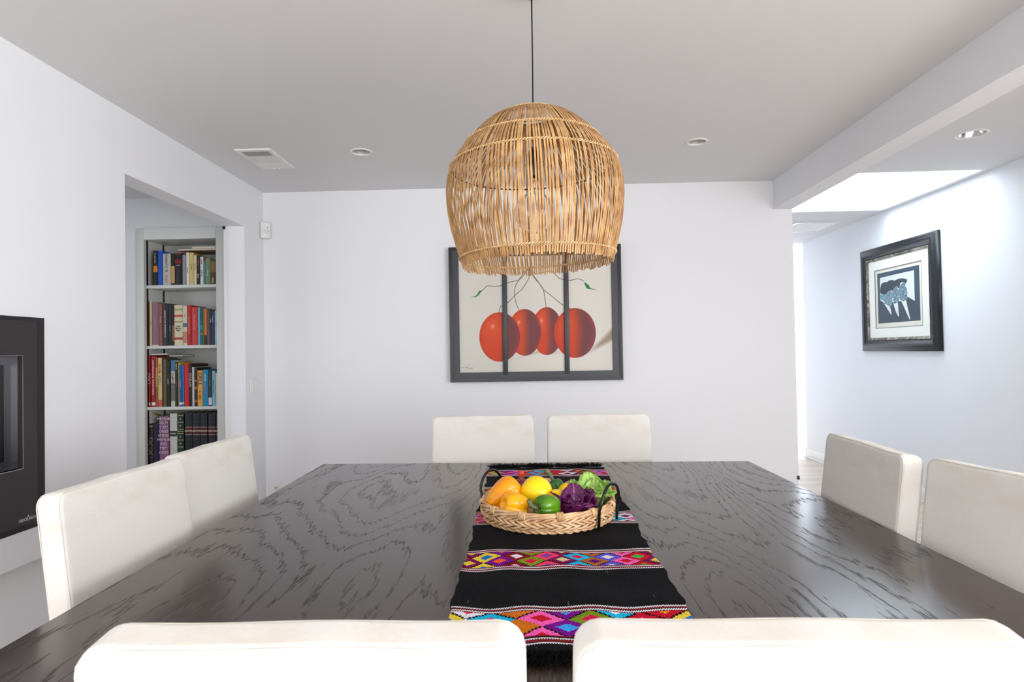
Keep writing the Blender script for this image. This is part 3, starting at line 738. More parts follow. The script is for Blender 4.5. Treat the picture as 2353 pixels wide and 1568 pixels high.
# ------------------------------------------------------------ table runner
RC = dict(y=(226, 200, 60), b=(20, 110, 190), p=(118, 10, 140), o=(240, 92, 40), d=(132, 16, 34), w=(232, 232, 240), g=(120, 146, 28),
          c=(214, 20, 74), h=(240, 60, 104), v=(130, 70, 170), m=(120, 10, 80), e=(222, 206, 150), t=(20, 180, 226), n=(170, 100, 42),
          q=(94, 0, 110), u=(90, 84, 206), k=(246, 96, 180), r=(196, 14, 40), f=(60, 176, 80), s=(60, 160, 240), a=(236, 150, 20), x=(208, 112, 24))
RX0, RX1 = -.160, .296
bands = [  # y far edge, y near edge, (outer, inner) colour per column from left
 (2.556, 2.424, ['rk', 'yb', 'ph', 'kv', 'ro', 'tc', 'nm', 'rc', 'wm', 'ma', 'gc', 'kb']),
 (2.238, 2.108, ['gc', 'rw', 'kp', 'tc', 'mn', 'rw', 'gc', 'yb', 'ph', 'dw', 'tk', 'rc']),
 (1.890, 1.752, ['kn', 'nk', 'rc', 'gy', 'ut', 'mc', 'tr', 'py', 'dk', 'gc', 'tw', 'wm']),
 (1.533, 1.392, ['my', 'yb', 'po', 'dw', 'gc', 'hv', 'me', 'tc', 'nq', 'uw', 'kr', 'rf']),
 (1.196, 1.036, ['wc', 'tc', 'xx', 'kr', 'ps', 'gc', 'tw', 'rk', 'ra', 'yb'])]
def runner():
    y_near, y_far = .995, 2.60
    ys = [y_far]
    for (ya, yb, _) in bands:
        n = 12
        ys += list(np.linspace(ys[-1], ya+.004, n+1)[1:]); ys += list(np.linspace(ya+.004, yb-.004, 66)[1:])
    ys += list(np.linspace(ys[-1], y_near, 12)[1:])
    ys = np.array(ys); nx = 196; us = np.linspace(0, 1, nx)
    U, Y = np.meshgrid(us, ys)
    edge = .0022*np.sin(37*Y)+.0016*np.sin(83*Y+1)+.003*np.sin(11*Y)
    X = RX0+(RX1-RX0)*U+edge*(2*U-1)+.006*(Y-1.4)*(2*U-1)*1.6
    Yw = Y+.0045*np.sin(9*U+3*Y)+.003*np.sin(23*U+11*Y)
    Z = TZ+.0030+.0013*np.sin(34*Y+5*U)+.0011*np.sin(19*U+7*Y)
    co = np.stack([X, Yw, Z], -1).reshape(-1, 3); ny = len(ys)
    idx = np.arange(nx*ny).reshape(ny, nx)
    F = np.stack([idx[1:, :-1], idx[1:, 1:], idx[:-1, 1:], idx[:-1, :-1]], -1).reshape(-1, 4)
    uc = (U[1:, :-1]+U[1:, 1:])/2; yc = (Y[1:, :-1]+Y[:-1, :-1])/2
    C = np.zeros(uc.shape+(3,)); C[:] = (17, 17, 20)
    C += (rng.random(uc.shape)[..., None]-.5)*7
    lint = rng.random(uc.shape) > .9985; C[lint] = (70, 72, 80)
    for bi, (ya, yb, cols) in enumerate(bands):
        v = (ya-yc)/(ya-yb)                    # 0 far edge, 1 near edge
        inb = (v > 0) & (v < 1)
        tooth = ((uc*95) % 1.0) < .5
        def stripe(v0, v1, c, jag=.0):
            lo = v0+jag*tooth; hi = v1+jag*tooth
            C[inb & (v >= lo) & (v < hi)] = c
        stripe(0, 1, (14, 12, 14))
        for s0, fl in ((.0, 0), (.845, 0)):
            stripe(s0+.012, s0+.040, (226, 226, 232), .012)
            stripe(s0+.058, s0+.096, (126, 24, 34))
            stripe(s0+.108, s0+.136, (226, 226, 232), .012)
        stripe(.150, .170, (140, 20, 44)); stripe(.815, .838, (140, 20, 44))
        w = (v-.168)/(.818-.168); dm = inb & (w > 0) & (w < 1)
        ncol = len(cols); pitch = 1.0/(11.3, 11.7, 11.7, 12.3, 9.65)[bi]
        ph = (-.4, .5, .2, .27, .7)[bi]
        jag = .07*(((w*22) % 1.0) < .5)
        best = np.full(uc.shape, 9.0); who = np.zeros(uc.shape, int)
        for k in range(-1, ncol+1):
            du = np.abs(uc-(k+ph)*pitch)/pitch
            cs = (.33, 1.06, -.40) if k % 2 == 1 else (.66, -.07, 1.39)
            for cv in cs:
                d = du+np.abs(w-cv)/.365
                m_ = d < best; best = np.where(m_, d, best); who = np.where(m_, k, who)
        for k in range(-1, ncol+1):
            kk = cols[k % ncol]; mk = dm & (who == k)
            C[mk] = RC[kk[0]]
            C[mk & (best+jag*.6 < .47)] = RC[kk[1]]
        C[dm & (best+jag > 1.0)] = (18, 12, 20)
        C += (inb[..., None])*((rng.random(uc.shape)[..., None]-.5)*22)
        hole = inb & (rng.random(uc.shape) > .965); C[hole] *= .72
    C = np.clip(C/255., 0, 1); L = np.where(C <= .04045, C/12.92, ((C+.055)/1.055)**2.4)
    me = bpy.data.meshes.new('cloth'); me.from_pydata(co.tolist(), [], F.tolist())
    a = me.color_attributes.new('Col', 'FLOAT_COLOR', 'CORNER')
    L4 = np.concatenate([L.reshape(-1, 3), np.ones((F.shape[0], 1))], 1)
    a.data.foreach_set('color', np.repeat(L4, 4, axis=0).astype(np.float32).ravel())
    for p_ in me.polygons: p_.use_smooth = True
    return me
t = empty('table_runner', (0, 0, 0), 'long black woven table runner with embroidered diamond bands and fringed ends', 'table runner')
RUN = attr_mat('woven_wool', .9, .1, (600, .5, .0006, 2))
o = link('cloth', runner(), RUN, t)
md = o.modifiers.new('thick', 'SOLIDIFY'); md.thickness = .0016; md.offset = -1
FR = add_noise_bump(mat('black_wool_fringe', (.006, .006, .007, 1), .9, spec=.1), 400, .3, .0005, 2)
def fringe(y0, ydir, length, n, up):
    b = MB()
    for i in range(n):
        x = -.176+.006+(.484-.012)*random.random() if ydir > 0 else -.158+.452*random.random()
        L = length*(.55+.6*random.random()); a = random.uniform(-.55, .55); z = TZ+.003; pts = []
        y = y0-ydir*.010; lift = random.random()**2*up
        for k in range(6):
            f = k/5
            pts.append((x+math.sin(a)*L*f+.0035*math.sin(7*f+i), y+ydir*(L*f), z+.0035+lift*math.sin(PI*min(1, f*1.1))*.9+.0015*math.sin(i+f*5)))
        b.tube(pts, .0009, 3, rfun=lambda q: 1.15-.8*q, caps=False)
    return b.build('fringe', FR, t, norm=False)
fringe(2.60, 1, .062, 900, .016)
fringe(.999, -1, .045, 1100, .010)

# ------------------------------------------------------------ basket
BCX, BCY, BR = .050, 1.838, .194
t = empty('basket', (BCX, BCY, TZ+.005), 'round woven wicker basket with two black arched handles, full of vegetables', 'basket')
def wicker_mat(name, c1, c2, sc=30):
    m = mat(name, rough=.55, spec=.35); n, l, p = nodes(m)
    tc = n.new('ShaderNodeTexCoord'); nz = n.new('ShaderNodeTexNoise'); nz.inputs['Scale'].default_value = sc; nz.inputs['Detail'].default_value = 5
    l.new(tc.outputs['Object'], nz.inputs['Vector'])
    r = n.new('ShaderNodeValToRGB'); r.color_ramp.elements[0].position = .32; r.color_ramp.elements[1].position = .68
    r.color_ramp.elements[0].color = c1; r.color_ramp.elements[1].color = c2
    l.new(nz.outputs['Fac'], r.inputs['Fac']); l.new(r.outputs['Color'], p.inputs['Base Color'])
    n2 = n.new('ShaderNodeTexNoise'); n2.inputs['Scale'].default_value = 500; l.new(tc.outputs['Object'], n2.inputs['Vector'])
    b = n.new('ShaderNodeBump'); b.inputs['Strength'].default_value = .25; b.inputs['Distance'].default_value = .0006
    l.new(n2.outputs['Fac'], b.inputs['Height']); l.new(b.outputs['Normal'], p.inputs['Normal']); return m
WICK = wicker_mat('pale_wicker', rgb(192, 146, 102), rgb(238, 202, 158))
WICK2 = wicker_mat('wicker_binding', rgb(206, 160, 106), rgb(240, 206, 158), 60)
b = MB()
def rope(R, z, r, turns, amp, ph, n=300, wob=0):
    pts = []
    for k in range(n):
        a = 2*PI*k/n; q = turns*a+ph
        pts.append(((R+amp*math.cos(q)+wob*math.sin(5*a+z*400))*math.cos(a), (R+amp*math.cos(q)+wob*math.sin(5*a+z*400))*math.sin(a), z+amp*1.25*math.sin(q)+.0008*math.sin(3*a+ph)))
    b.tube(pts, r, 6, closed=True)
for i in range(4):
    z = .007+i*.0098; R = BR-.012+.012*math.sin(PI*(i+.6)/6)
    for ph in (0, 2*PI/3, 4*PI/3): rope(R, z, .0036, (17, 15, 18, 16)[i]*(1 if i % 2 else -1), .0044, ph+i*1.1, wob=.0008)
b.build('woven_wall', WICK, t)
b = MB()
for ph in (0, PI/2, PI, 3*PI/2): rope(BR-.001, .0475, .0044, 5, .0048, ph, 260)
b.build('rim', WICK, t)
for k in range(12):
    b = MB()
    a = 2*PI*(k+.27)/12; c, s = math.cos(a), math.sin(a)
    for j in range(5):
        da = (j-2)*.0037/BR; ca, sa = math.cos(a+da), math.sin(a+da); pts = []
        for q in range(14):
            w = 2*PI*q/14; rr = BR-.001+.0105*math.cos(w); pts.append((rr*ca, rr*sa, .0475+.0112*math.sin(w)))
        b.tube(pts, .0019, 5, closed=True)
    b.build('binding', WICK2, t)
b = MB(); pts = []
for k in range(1500):
    f = k/1499; a = f*2*PI*22; rr = .006+(BR-.010)*f; pts.append((rr*math.cos(a), rr*math.sin(a), .0055+.0006*math.sin(a*9)))
b.tube(pts, .0044, 5); b.build('base', WICK, t)
for (a0, a1, zt) in ((-49, -14, .117), (131, 166, .117)):
    b = MB(); R = BR+.0105; pts = []
    p0 = Vector((R*math.cos(math.radians(a0)), R*math.sin(math.radians(a0)), 0)); p1 = Vector((R*math.cos(math.radians(a1)), R*math.sin(math.radians(a1)), 0))
    mid = (p0+p1)/2; hf = (p1-p0)/2; out = mid.normalized()
    rad = hf.length
    for z in (.002, .02, .04, zt-rad): pts.append(p0+out*(.004*(z/.06))+Vector((0, 0, z)))
    for k in range(1, 16):
        w = PI*k/16; pts.append(mid-hf*math.cos(w)+out*(.008+.004*math.sin(w))+Vector((0, 0, zt-rad+rad*math.sin(w))))
    for z in (zt-rad, .04, .02, .002): pts.append(p1+out*(.004*(z/.06))+Vector((0, 0, z)))
    b.tube(pts, .0042, 10); b.build('handle', BLACKM, t)

# ------------------------------------------------------------ vegetables and fruit
def skin(name, c, rough=.22, c2=None, sc=18, sss=.0):
    m = mat(name, rgb(*c), rough, spec=.35, Coat_Weight=.15, Coat_Roughness=.10)
    n, l, p = nodes(m); tc = n.new('ShaderNodeTexCoord'); nz = n.new('ShaderNodeTexNoise'); nz.inputs['Scale'].default_value = sc; nz.inputs['Detail'].default_value = 3
    l.new(tc.outputs['Object'], nz.inputs['Vector'])
    r = n.new('ShaderNodeValToRGB'); r.color_ramp.elements[0].position = .35; r.color_ramp.elements[1].position = .68
    r.color_ramp.elements[0].color = rgb(*c); r.color_ramp.elements[1].color = rgb(*(c2 or c))
    l.new(nz.outputs['Fac'], r.inputs['Fac']); l.new(r.outputs['Color'], p.inputs['Base Color']); return m
STEM = add_noise_bump(mat('dull_green_stem', rgb(104, 112, 78), .7), 90, .4, .001, 3, var=.2)
def pepper(label, loc, rot, R, H, m, lobes=4, crease=.16, taper=.25, stem=True, stem_curve=1.0, name='bell_pepper', cat='pepper', grp='peppers in the basket', dim=.24, slen=.035, srad=.0048):
    t = empty(name, loc, label, cat, grp, rot=rot)
    b = MB(); rows = []; nu, nv = 40, 64
    for i in range(nu+1):
        ph = PI*i/nu; sp = math.sin(ph); cp = math.cos(ph); row = []
        for j in range(nv):
            th = 2*PI*j/nv
            lb = 1-crease*(1-abs(math.sin(lobes/2*th))**.55)*(.35+.65*sp if True else 1)
            r = R*(max(sp, 0)**.78)*lb*(1-taper*(1-cp)/2)
            z = H/2*math.copysign(abs(cp)**.9, cp)
            q = r/R
            z -= math.copysign(1, cp)*H*dim*math.exp(-(q/.34)**2)*(1 if cp > 0 else .7)
            if cp < 0: z -= H*.05*(abs(math.sin(lobes/2*th)))*(1-abs(q-.45))
            row.append(Vector((r*math.cos(th), r*math.sin(th), z)))
        rows.append(row)
    b.grid(rows, closed_v=True); b.build('body', m, t, weld=True)
    if stem:
        b = MB(); z0 = H/2-H*dim*.95
        for k in range(6):
            a = 2*PI*k/6
            b.tube([(0, 0, z0+.004), (.009*math.cos(a), .009*math.sin(a), z0+.0035), (.016*math.cos(a), .016*math.sin(a), z0+.006)], .0028, 5)
        pts = [(stem_curve*.020*(q/8)**2, 0, z0+slen*math.sin(1.35*q/8)/math.sin(1.35)) for q in range(9)]
        b.tube(pts, srad, 8, rfun=lambda f: .85+.5*f*f); b.build('stem', STEM, t)
    return t
ORANGE = skin('orange_pepper_skin', (255, 150, 8), .2, (255, 172, 14)); AMBER = skin('amber_pepper_skin', (252, 166, 4), .18, (255, 182, 20))
GREEN = skin('green_pepper_skin', (44, 96, 14), .16, (96, 150, 24), 12); GREEN2 = skin('dark_green_pepper_skin', (36, 84, 30), .2, (60, 110, 50), 12)
YEL = skin('yellow_fruit_skin', (255, 216, 6), .38, (255, 222, 20)); YEL2 = skin('golden_yellow_skin', (252, 204, 8), .35, (255, 214, 20))
D = math.radians
pepper('big orange bell pepper leaning on the left side of the basket', (-.079, 1.800, .897), (D(-14), D(50), D(8)), .050, .118, ORANGE, 4, .14, .30, stem=False, dim=.16)
pepper('yellow-orange bell pepper lying at the front left of the basket', (-.047, 1.724, .885), (D(16), D(-74), D(10)), .040, .082, AMBER, 4, .2, .05, stem=False, dim=.2)
pepper('shiny dark green bell pepper with curled stem at the basket front', (.044, 1.706, .886), (D(20), D(-88), D(16)), .037, .078, GREEN, 4, .15, .15, stem_curve=1.2, dim=.15, slen=.034, srad=.0056)
pepper('small green pepper with a tall grey stem at the back of the basket', (.080, 1.925, .890), (D(-18), D(-24), D(0)), .030, .050, GREEN2, 4, .2, .1, stem_curve=-.4, dim=.2, slen=.044, srad=.0066)
def blob(name, label, loc, R, m, cat, rot=(0, 0, 0), nub=0.0, sq=(1, 1, 1), grp=None):
    t = empty(name, loc, label, cat, grp, rot=rot)
    b = MB(); rows = []
    for i in range(33):
        ph = PI*i/32
        rows.append([Vector((sq[0]*R*math.sin(ph)*math.cos(2*PI*j/48)*(1+.015*math.sin(3*2*PI*j/48)), sq[1]*R*math.sin(ph)*math.sin(2*PI*j/48),
                             sq[2]*R*(math.cos(ph)-nub*max(0, -math.cos(ph))**9-.06*max(0, math.cos(ph))**14))) for j in range(48)])
    b.grid(rows, closed_v=True); b.build('body', m, t, weld=True)
    b = MB(); b.lathe([(.0005, .003), (.0025, .002), (.003, -.002)], (0, 0, sq[2]*R*.95), 10); b.build('stem_scar', STEM, t)
    return t
blob('lemon', 'largest bright yellow fruit, in the middle of the basket', (.016, 1.800, .903), .0475, YEL, 'lemon', (D(0), D(-52), D(0)), .10, (1, 1, 1.02), 'yellow fruit in the basket')
blob('lemon', 'yellow fruit between the large yellow one and the purple lettuce', (.073, 1.775, .880), .035, YEL2, 'lemon', (0, D(30), 0), .1, (1, 1, 1.1), 'yellow fruit in the basket')
blob('lemon', 'small yellow fruit behind the purple lettuce, by the pink peach', (.104, 1.890, .883), .022, YEL2, 'lemon', (0, D(40), D(20)), .15, (1, 1, 1.35), 'yellow fruit in the basket')
PEACH = skin('peach_skin', (222, 150, 120), .6, (236, 176, 140), 25); PEACH2 = skin('cream_peach_skin', (236, 196, 160), .6, (222, 170, 120), 25)
blob('peach', 'pink peach half hidden behind the yellow fruit and green lettuce', (.132, 1.960, .872), .032, PEACH, 'peach', grp='peaches in the basket')
blob('peach', 'pale cream peach at the back, behind the green pepper stem', (.050, 1.975, .880), .030, PEACH2, 'peach', grp='peaches in the basket')
MAROON = skin('maroon_apple_skin', (112, 30, 34), .35, (140, 50, 50), 20); CHILI = skin('red_orange_skin', (226, 70, 40), .3, (160, 60, 40), 60)
blob('apple', 'dark maroon apple at the back left behind the orange pepper', (-.030, 1.950, .874), .040, MAROON, 'apple')
pepper('small red-orange chilli sticking up at the very back of the basket', (-.030, 1.985, .915), (D(4), D(8), 0), .0125, .038, CHILI, 2, .3, .2, dim=.1, stem=False, name='chilli_pepper', cat='chilli')
blob('lime', 'small dull green lime between the orange pepper and the yellow fruit', (-.028, 1.868, .893), .020, GREEN2, 'lime')

def leaf_mat(name, c1, c2, vein, rough=.4):
    m = mat(name, rough=rough, spec=.4); n, l, p = nodes(m)
    at = n.new('ShaderNodeAttribute'); at.attribute_name = 'Col'
    tc = n.new('ShaderNodeTexCoord'); nz = n.new('ShaderNodeTexNoise'); nz.inputs['Scale'].default_value = 45; nz.inputs['Detail'].default_value = 5
    l.new(tc.outputs['Object'], nz.inputs['Vector'])
    r = n.new('ShaderNodeValToRGB'); r.color_ramp.elements[0].position = .35; r.color_ramp.elements[1].position = .7
    r.color_ramp.elements[0].color = rgb(*c1); r.color_ramp.elements[1].color = rgb(*c2); l.new(nz.outputs['Fac'], r.inputs['Fac'])
    mx = n.new('ShaderNodeMix'); mx.data_type = 'RGBA'; l.new(at.outputs['Fac'], mx.inputs[0]); l.new(r.outputs['Color'], mx.inputs[6]); mx.inputs[7].default_value = rgb(*vein)
    l.new(mx.outputs[2], p.inputs['Base Color'])
    b = n.new('ShaderNodeBump'); b.inputs['Strength'].default_value = .6; b.inputs['Distance'].default_value = .002; l.new(nz.outputs['Fac'], b.inputs['Height']); l.new(b.outputs['Normal'], p.inputs['Normal'])
    p.inputs['Subsurface Weight'].default_value = .0
    return m
def lettuce(label, loc, m, leaves, rz=0):
    """head of broad ruffled leaves standing in a rosette, one mesh"""
    V, F, C = [], [], []
    nu, nv = 26, 20
    for (ang, tilt, w, h, cup, ruf, r0, yaw) in leaves:
        base = len(V); ph = random.random()*6
        R = Matrix.Rotation(ang, 4, 'Z') @ Matrix.Translation((0, r0, 0)) @ Matrix.Rotation(-tilt, 4, 'X') @ Matrix.Rotation(yaw, 4, 'Z')
        for i in range(nu+1):
            u = -1+2*i/nu
            for j in range(nv+1):
                v = j/nv
                sh = (math.sin(PI*min(1, .18+.61*v))**.7)*(1-.25*v**6)
                top = 1-.22*abs(u)**2.5*v
                x = w*u*sh*(1+.03*math.sin(9*v+ph)); z = h*v*top
                y = -cup*w*(u*sh)**2*.9+.35*h*v*v*.5*(1 if cup > 0 else .3)
                e = (abs(u)**3+max(0, v-.62)*.9)
                y += ruf*e*math.sin(11*u+8*v+ph)+ruf*.5*e*math.sin(23*u-9*v+2*ph)
                z += ruf*.35*e*math.sin(17*u+ph)
                V.append(R @ Vector((x, y, z)))
                vein = max(0, 1-abs(u)/(.07*(1.2-v)))*(1-.5*v)
                q = abs(((v-.55*abs(u))*7) % 1-.5)
                vein = max(vein, (.45 if q < .06 else 0)*(1-abs(u)))
                C.append(min(1, vein*.85))
        for i in range(nu):
            for j in range(nv):
                a = base+i*(nv+1)+j; F.append((a, a+nv+1, a+nv+2, a+1))
    me = bpy.data.meshes.new('lettuce'); me.from_pydata([tuple(v) for v in V], [], F)
    a = me.color_attributes.new('Col', 'FLOAT_COLOR', 'POINT')
    c = np.array(C, np.float32); a.data.foreach_set('color', np.stack([c, c, c, np.ones_like(c)], 1).ravel())
    for p_ in me.polygons: p_.use_smooth = True
    o = link('lettuce', me, m, None, loc, (0, 0, rz)); md = o.modifiers.new('t', 'SOLIDIFY'); md.thickness = .0013
    return tag(o, label, 'lettuce', 'heads of lettuce in the basket')
PURP = leaf_mat('purple_leaf', (62, 6, 52), (116, 24, 96), (196, 130, 190), .35)
GLEAF = leaf_mat('green_leaf', (112, 166, 44), (176, 212, 112), (220, 236, 180), .4)
# angle 0 = leaf on the +y (far) side of the head, opening towards the camera
lettuce('deep purple lettuce head at the front right of the basket', (.128, 1.735, .846), PURP, [
    (D(6), D(10), .056, .092, .9, .005, .012, 0), (D(-52), D(24), .042, .086, .9, .006, .014, 0), (D(62), D(34), .030, .092, 1.0, .004, .014, D(20)),
    (D(-112), D(38), .042, .066, 1.0, .006, .012, 0), (D(178), D(14), .052, .056, .9, .006, .016, D(8)), (D(136), D(18), .040, .064, 1.0, .005, .014, 0), (D(216), D(26), .044, .062, .9, .006, .014, 0),
    (D(20), D(4), .026, .066, 1.2, .004, .004, 0), (D(200), D(0), .024, .056, 1.2, .004, .004, 0), (D(-60), D(8), .026, .062, 1.2, .004, .004, 0)])
lettuce('bright green lettuce head at the right back of the basket', (.186, 1.865, .838), GLEAF, [
    (D(12), D(8), .058, .106, .7, .007, .012, 0), (D(-40), D(34), .048, .098, .7, .008, .014, 0), (D(48), D(30), .042, .100, .8, .007, .014, 0), (D(88), D(38), .036, .080, .8, .007, .014, 0),
    (D(-85), D(42), .046, .080, .8, .007, .012, 0), (D(-130), D(34), .046, .074, .8, .006, .014, 0), (D(180), D(20), .048, .070, .8, .006, .014, 0),
    (D(-20), D(8), .038, .090, 1.0, .006, .004, 0), (D(150), D(6), .032, .074, 1.0, .006, .004, 0)])

# ------------------------------------------------------------ rattan pendant
PX, PY = .030, 2.02
t = empty('pendant_lamp', (PX, PY, CZ), 'large dome-shaped rattan pendant lamp hanging over the table', 'pendant lamp')
PROF = [(2.108, .086), (2.098, .115), (2.085, .143), (2.066, .168), (2.040, .195), (2.008, .224), (1.969, .255), (1.931, .278), (1.892, .289), (1.854, .2935), (1.815, .2935), (1.776, .290), (1.737, .284), (1.699, .275), (1.660, .265), (1.633, .257), (1.604, .249)]
def prof(z):
    for (z1, r1), (z0, r0) in zip(PROF, PROF[1:]):
        if z <= z1 and z >= z0: return r0+(r1-r0)*(z-z0)/(z1-z0)
    return PROF[0][1] if z > PROF[0][0] else PROF[-1][1]
REED = wicker_mat('golden_reed', rgb(156, 112, 66), rgb(206, 164, 112), 24)
TWINE = wicker_mat('pale_twine', rgb(196, 156, 104), rgb(230, 198, 150), 60)
sh = bpy.data.objects.new('reed_shade', None)
b = MB()
zs = [p[0] for p in PROF]; NR = 200
for k in range(NR):
    a = 2*PI*(k+random.uniform(-.13, .13))/NR; tw = random.uniform(-.022, .022); w = random.uniform(.0023, .0029); inn = (k % 2)*.0026; bot = random.uniform(-.005, .004)
    L, Rr = [], []
    for i, z in enumerate(zs):
        f = i/(len(zs)-1); r = prof(z)-inn*(1 if f < .35 else .3)+random.uniform(-.0002, .0002); aa = a+tw*math.sin(PI*f)+random.uniform(-.0006, .0006)
        zz = z-CZ+(bot if i == len(zs)-1 else 0)
        c, s = math.cos(aa), math.sin(aa)
        ww = w
        L.append((Vector((r*c-ww*-s*-1, r*s-ww*c*-1*-1, zz)), Vector((r*c+ww*-s, r*s+ww*c, zz)), Vector(((r-.0013)*c+ww*-s, (r-.0013)*s+ww*c, zz)), Vector(((r-.0013)*c-ww*-s, (r-.0013)*s-ww*c, zz))))
    rows = [list(q) for q in L]
    for row, q in zip(rows, zs): row[0] = row[1]-(row[2]-row[3])
    V = b.grid(rows, closed_v=True, smooth=False)
    b.bm.faces.new(V[0]); b.bm.faces.new(V[-1][::-1])
tilt = (0, D(-1.7), 0)
piv = Vector((0, 0, 1.85-CZ))
def tilted(o):
    M_ = Matrix.Translation(piv) @ Matrix.Rotation(D(-1.7), 4, 'Y') @ Matrix.Translation(-piv)
    o.data.transform(M_); return o
bpy.data.objects.remove(sh)
tilted(b.build('reed_shade', REED, t))
def twine(z, r, turns, amp=.0028, rad=.0019, ph0=0):
    b = MB()
    for ph in (0, PI):
        pts = []
        n = turns*8
        for k in range(n):
            a = 2*PI*k/n; q = turns*a+ph+ph0
            pts.append(((r+amp*math.cos(q))*math.cos(a), (r+amp*math.cos(q))*math.sin(a), z-CZ+amp*math.sin(q)))
        b.tube(pts, rad, 4, closed=True)
    return b
for z, dr in ((2.104, .001), (2.007, -.001), (1.932, -.001), (1.633, 0)):
    bb = twine(z, prof(z)+dr, 84 if z < 2.05 else 36); tilted(bb.build('twine_ring', TWINE, t))
b = MB()
b.tube([(.082*math.cos(2*PI*k/64), .082*math.sin(2*PI*k/64), 2.106-CZ-.002) for k in range(64)], .0018, 6, closed=True)
for k in range(3):
    a = 2*PI*k/3+.4; b.tube([(0, 0, 2.085-CZ), (.082*math.cos(a), .082*math.sin(a), 2.104-CZ)], .0016, 6)
tilted(b.build('wire_frame', BROWNM, t))
b = MB(); b.tube([(.272*math.cos(2*PI*k/64), .272*math.sin(2*PI*k/64), 1.930-CZ) for k in range(64)], .0014, 6, closed=True); tilted(b.build('wire_hoop', BROWNM, t))
b = MB(); b.tube([(.002, 0, -.02), (.0012, 0, -.25), (-.001, 0, -.52), (0, 0, 2.0-CZ)], .0024, 8); b.build('cord', BLACKM, t)
b = MB(); b.lathe([(.001, -.026), (.012, -.026), (.05, -.018), (.06, -.004), (.06, 0)], seg=36); b.build('canopy', BLACKM, t)
b = MB(); b.lathe([(.001, 2.0-CZ), (.010, 1.998-CZ), (.017, 1.985-CZ), (.019, 1.97-CZ), (.019, 1.915-CZ), (.0165, 1.905-CZ), (.0165, 1.893-CZ), (.001, 1.892-CZ)], seg=28); b.build('socket', BLACKM, t)
gm = mat('clear_bulb_glass', (1, .97, .92, 1), .0, spec=.5, Transmission_Weight=1.0, IOR=1.45)
add_noise_bump(gm, 3, .02, .001, 1)
b = MB(); pr = [(.0135, 1.893-CZ), (.014, 1.876-CZ), (.020, 1.858-CZ)]
for i in range(1, 25):
    a = D(18)+(PI-D(18))*i/24; pr.append((.068*math.sin(a) if i < 24 else .0005, 1.778-CZ+.068*math.cos(a)))
b.lathe(pr, seg=40); o = b.build('bulb', gm, t); md = o.modifiers.new('t', 'SOLIDIFY'); md.thickness = .0009
b = MB()
for k in range(6):
    a0 = 2*PI*k/6; b.tube([(.010*math.cos(a0), .010*math.sin(a0), 1.87-CZ), (.020*math.cos(a0), .020*math.sin(a0), 1.755-CZ), (.012*math.cos(a0+.5), .012*math.sin(a0+.5), 1.86-CZ)], .0006, 5)
b.build('filament', mat('amber_filament', rgb(170, 120, 60), .3, .6), t)

# ------------------------------------------------------------ big framed painting
def seg_dist(X, Y, pts):
    d = np.full(X.shape, 1e9)
    for (x0, y0), (x1, y1) in zip(pts, pts[1:]):
        dx, dy = x1-x0, y1-y0; L = dx*dx+dy*dy+1e-9
        s = np.clip(((X-x0)*dx+(Y-y0)*dy)/L, 0, 1)
        d = np.minimum(d, np.hypot(X-x0-s*dx, Y-y0-s*dy))
    return d
def smooth_pts(P, n=8):
    out = []
    P = [P[0]]+list(P)+[P[-1]]
    for i in range(1, len(P)-2):
        p0, p1, p2, p3 = [np.array(q, float) for q in P[i-1:i+3]]
        for k in range(n):
            s = k/n; out.append(tuple(.5*((2*p1)+(-p0+p2)*s+(2*p0-5*p1+4*p2-p3)*s*s+(-p0+3*p1-3*p2+p3)*s**3)))
    out.append(tuple(P[-1])); return out
def in_poly(X, Y, poly):
    r = np.zeros(X.shape, bool); n = len(poly)
    for i in range(n):
        x0, y0 = poly[i]; x1, y1 = poly[(i+1) % n]
        c = ((y0 > Y) != (y1 > Y)) & (X < (x1-x0)*(Y-y0)/((y1-y0) if y1 != y0 else 1e-9)+x0)
        r ^= c
    return r
def mixc(C, m, c):
    m = m[..., None]; return C*(1-m)+np.array(c, float)*m
def sstep(a, b, x): q = np.clip((x-a)/(b-a), 0, 1); return q*q*(3-2*q)
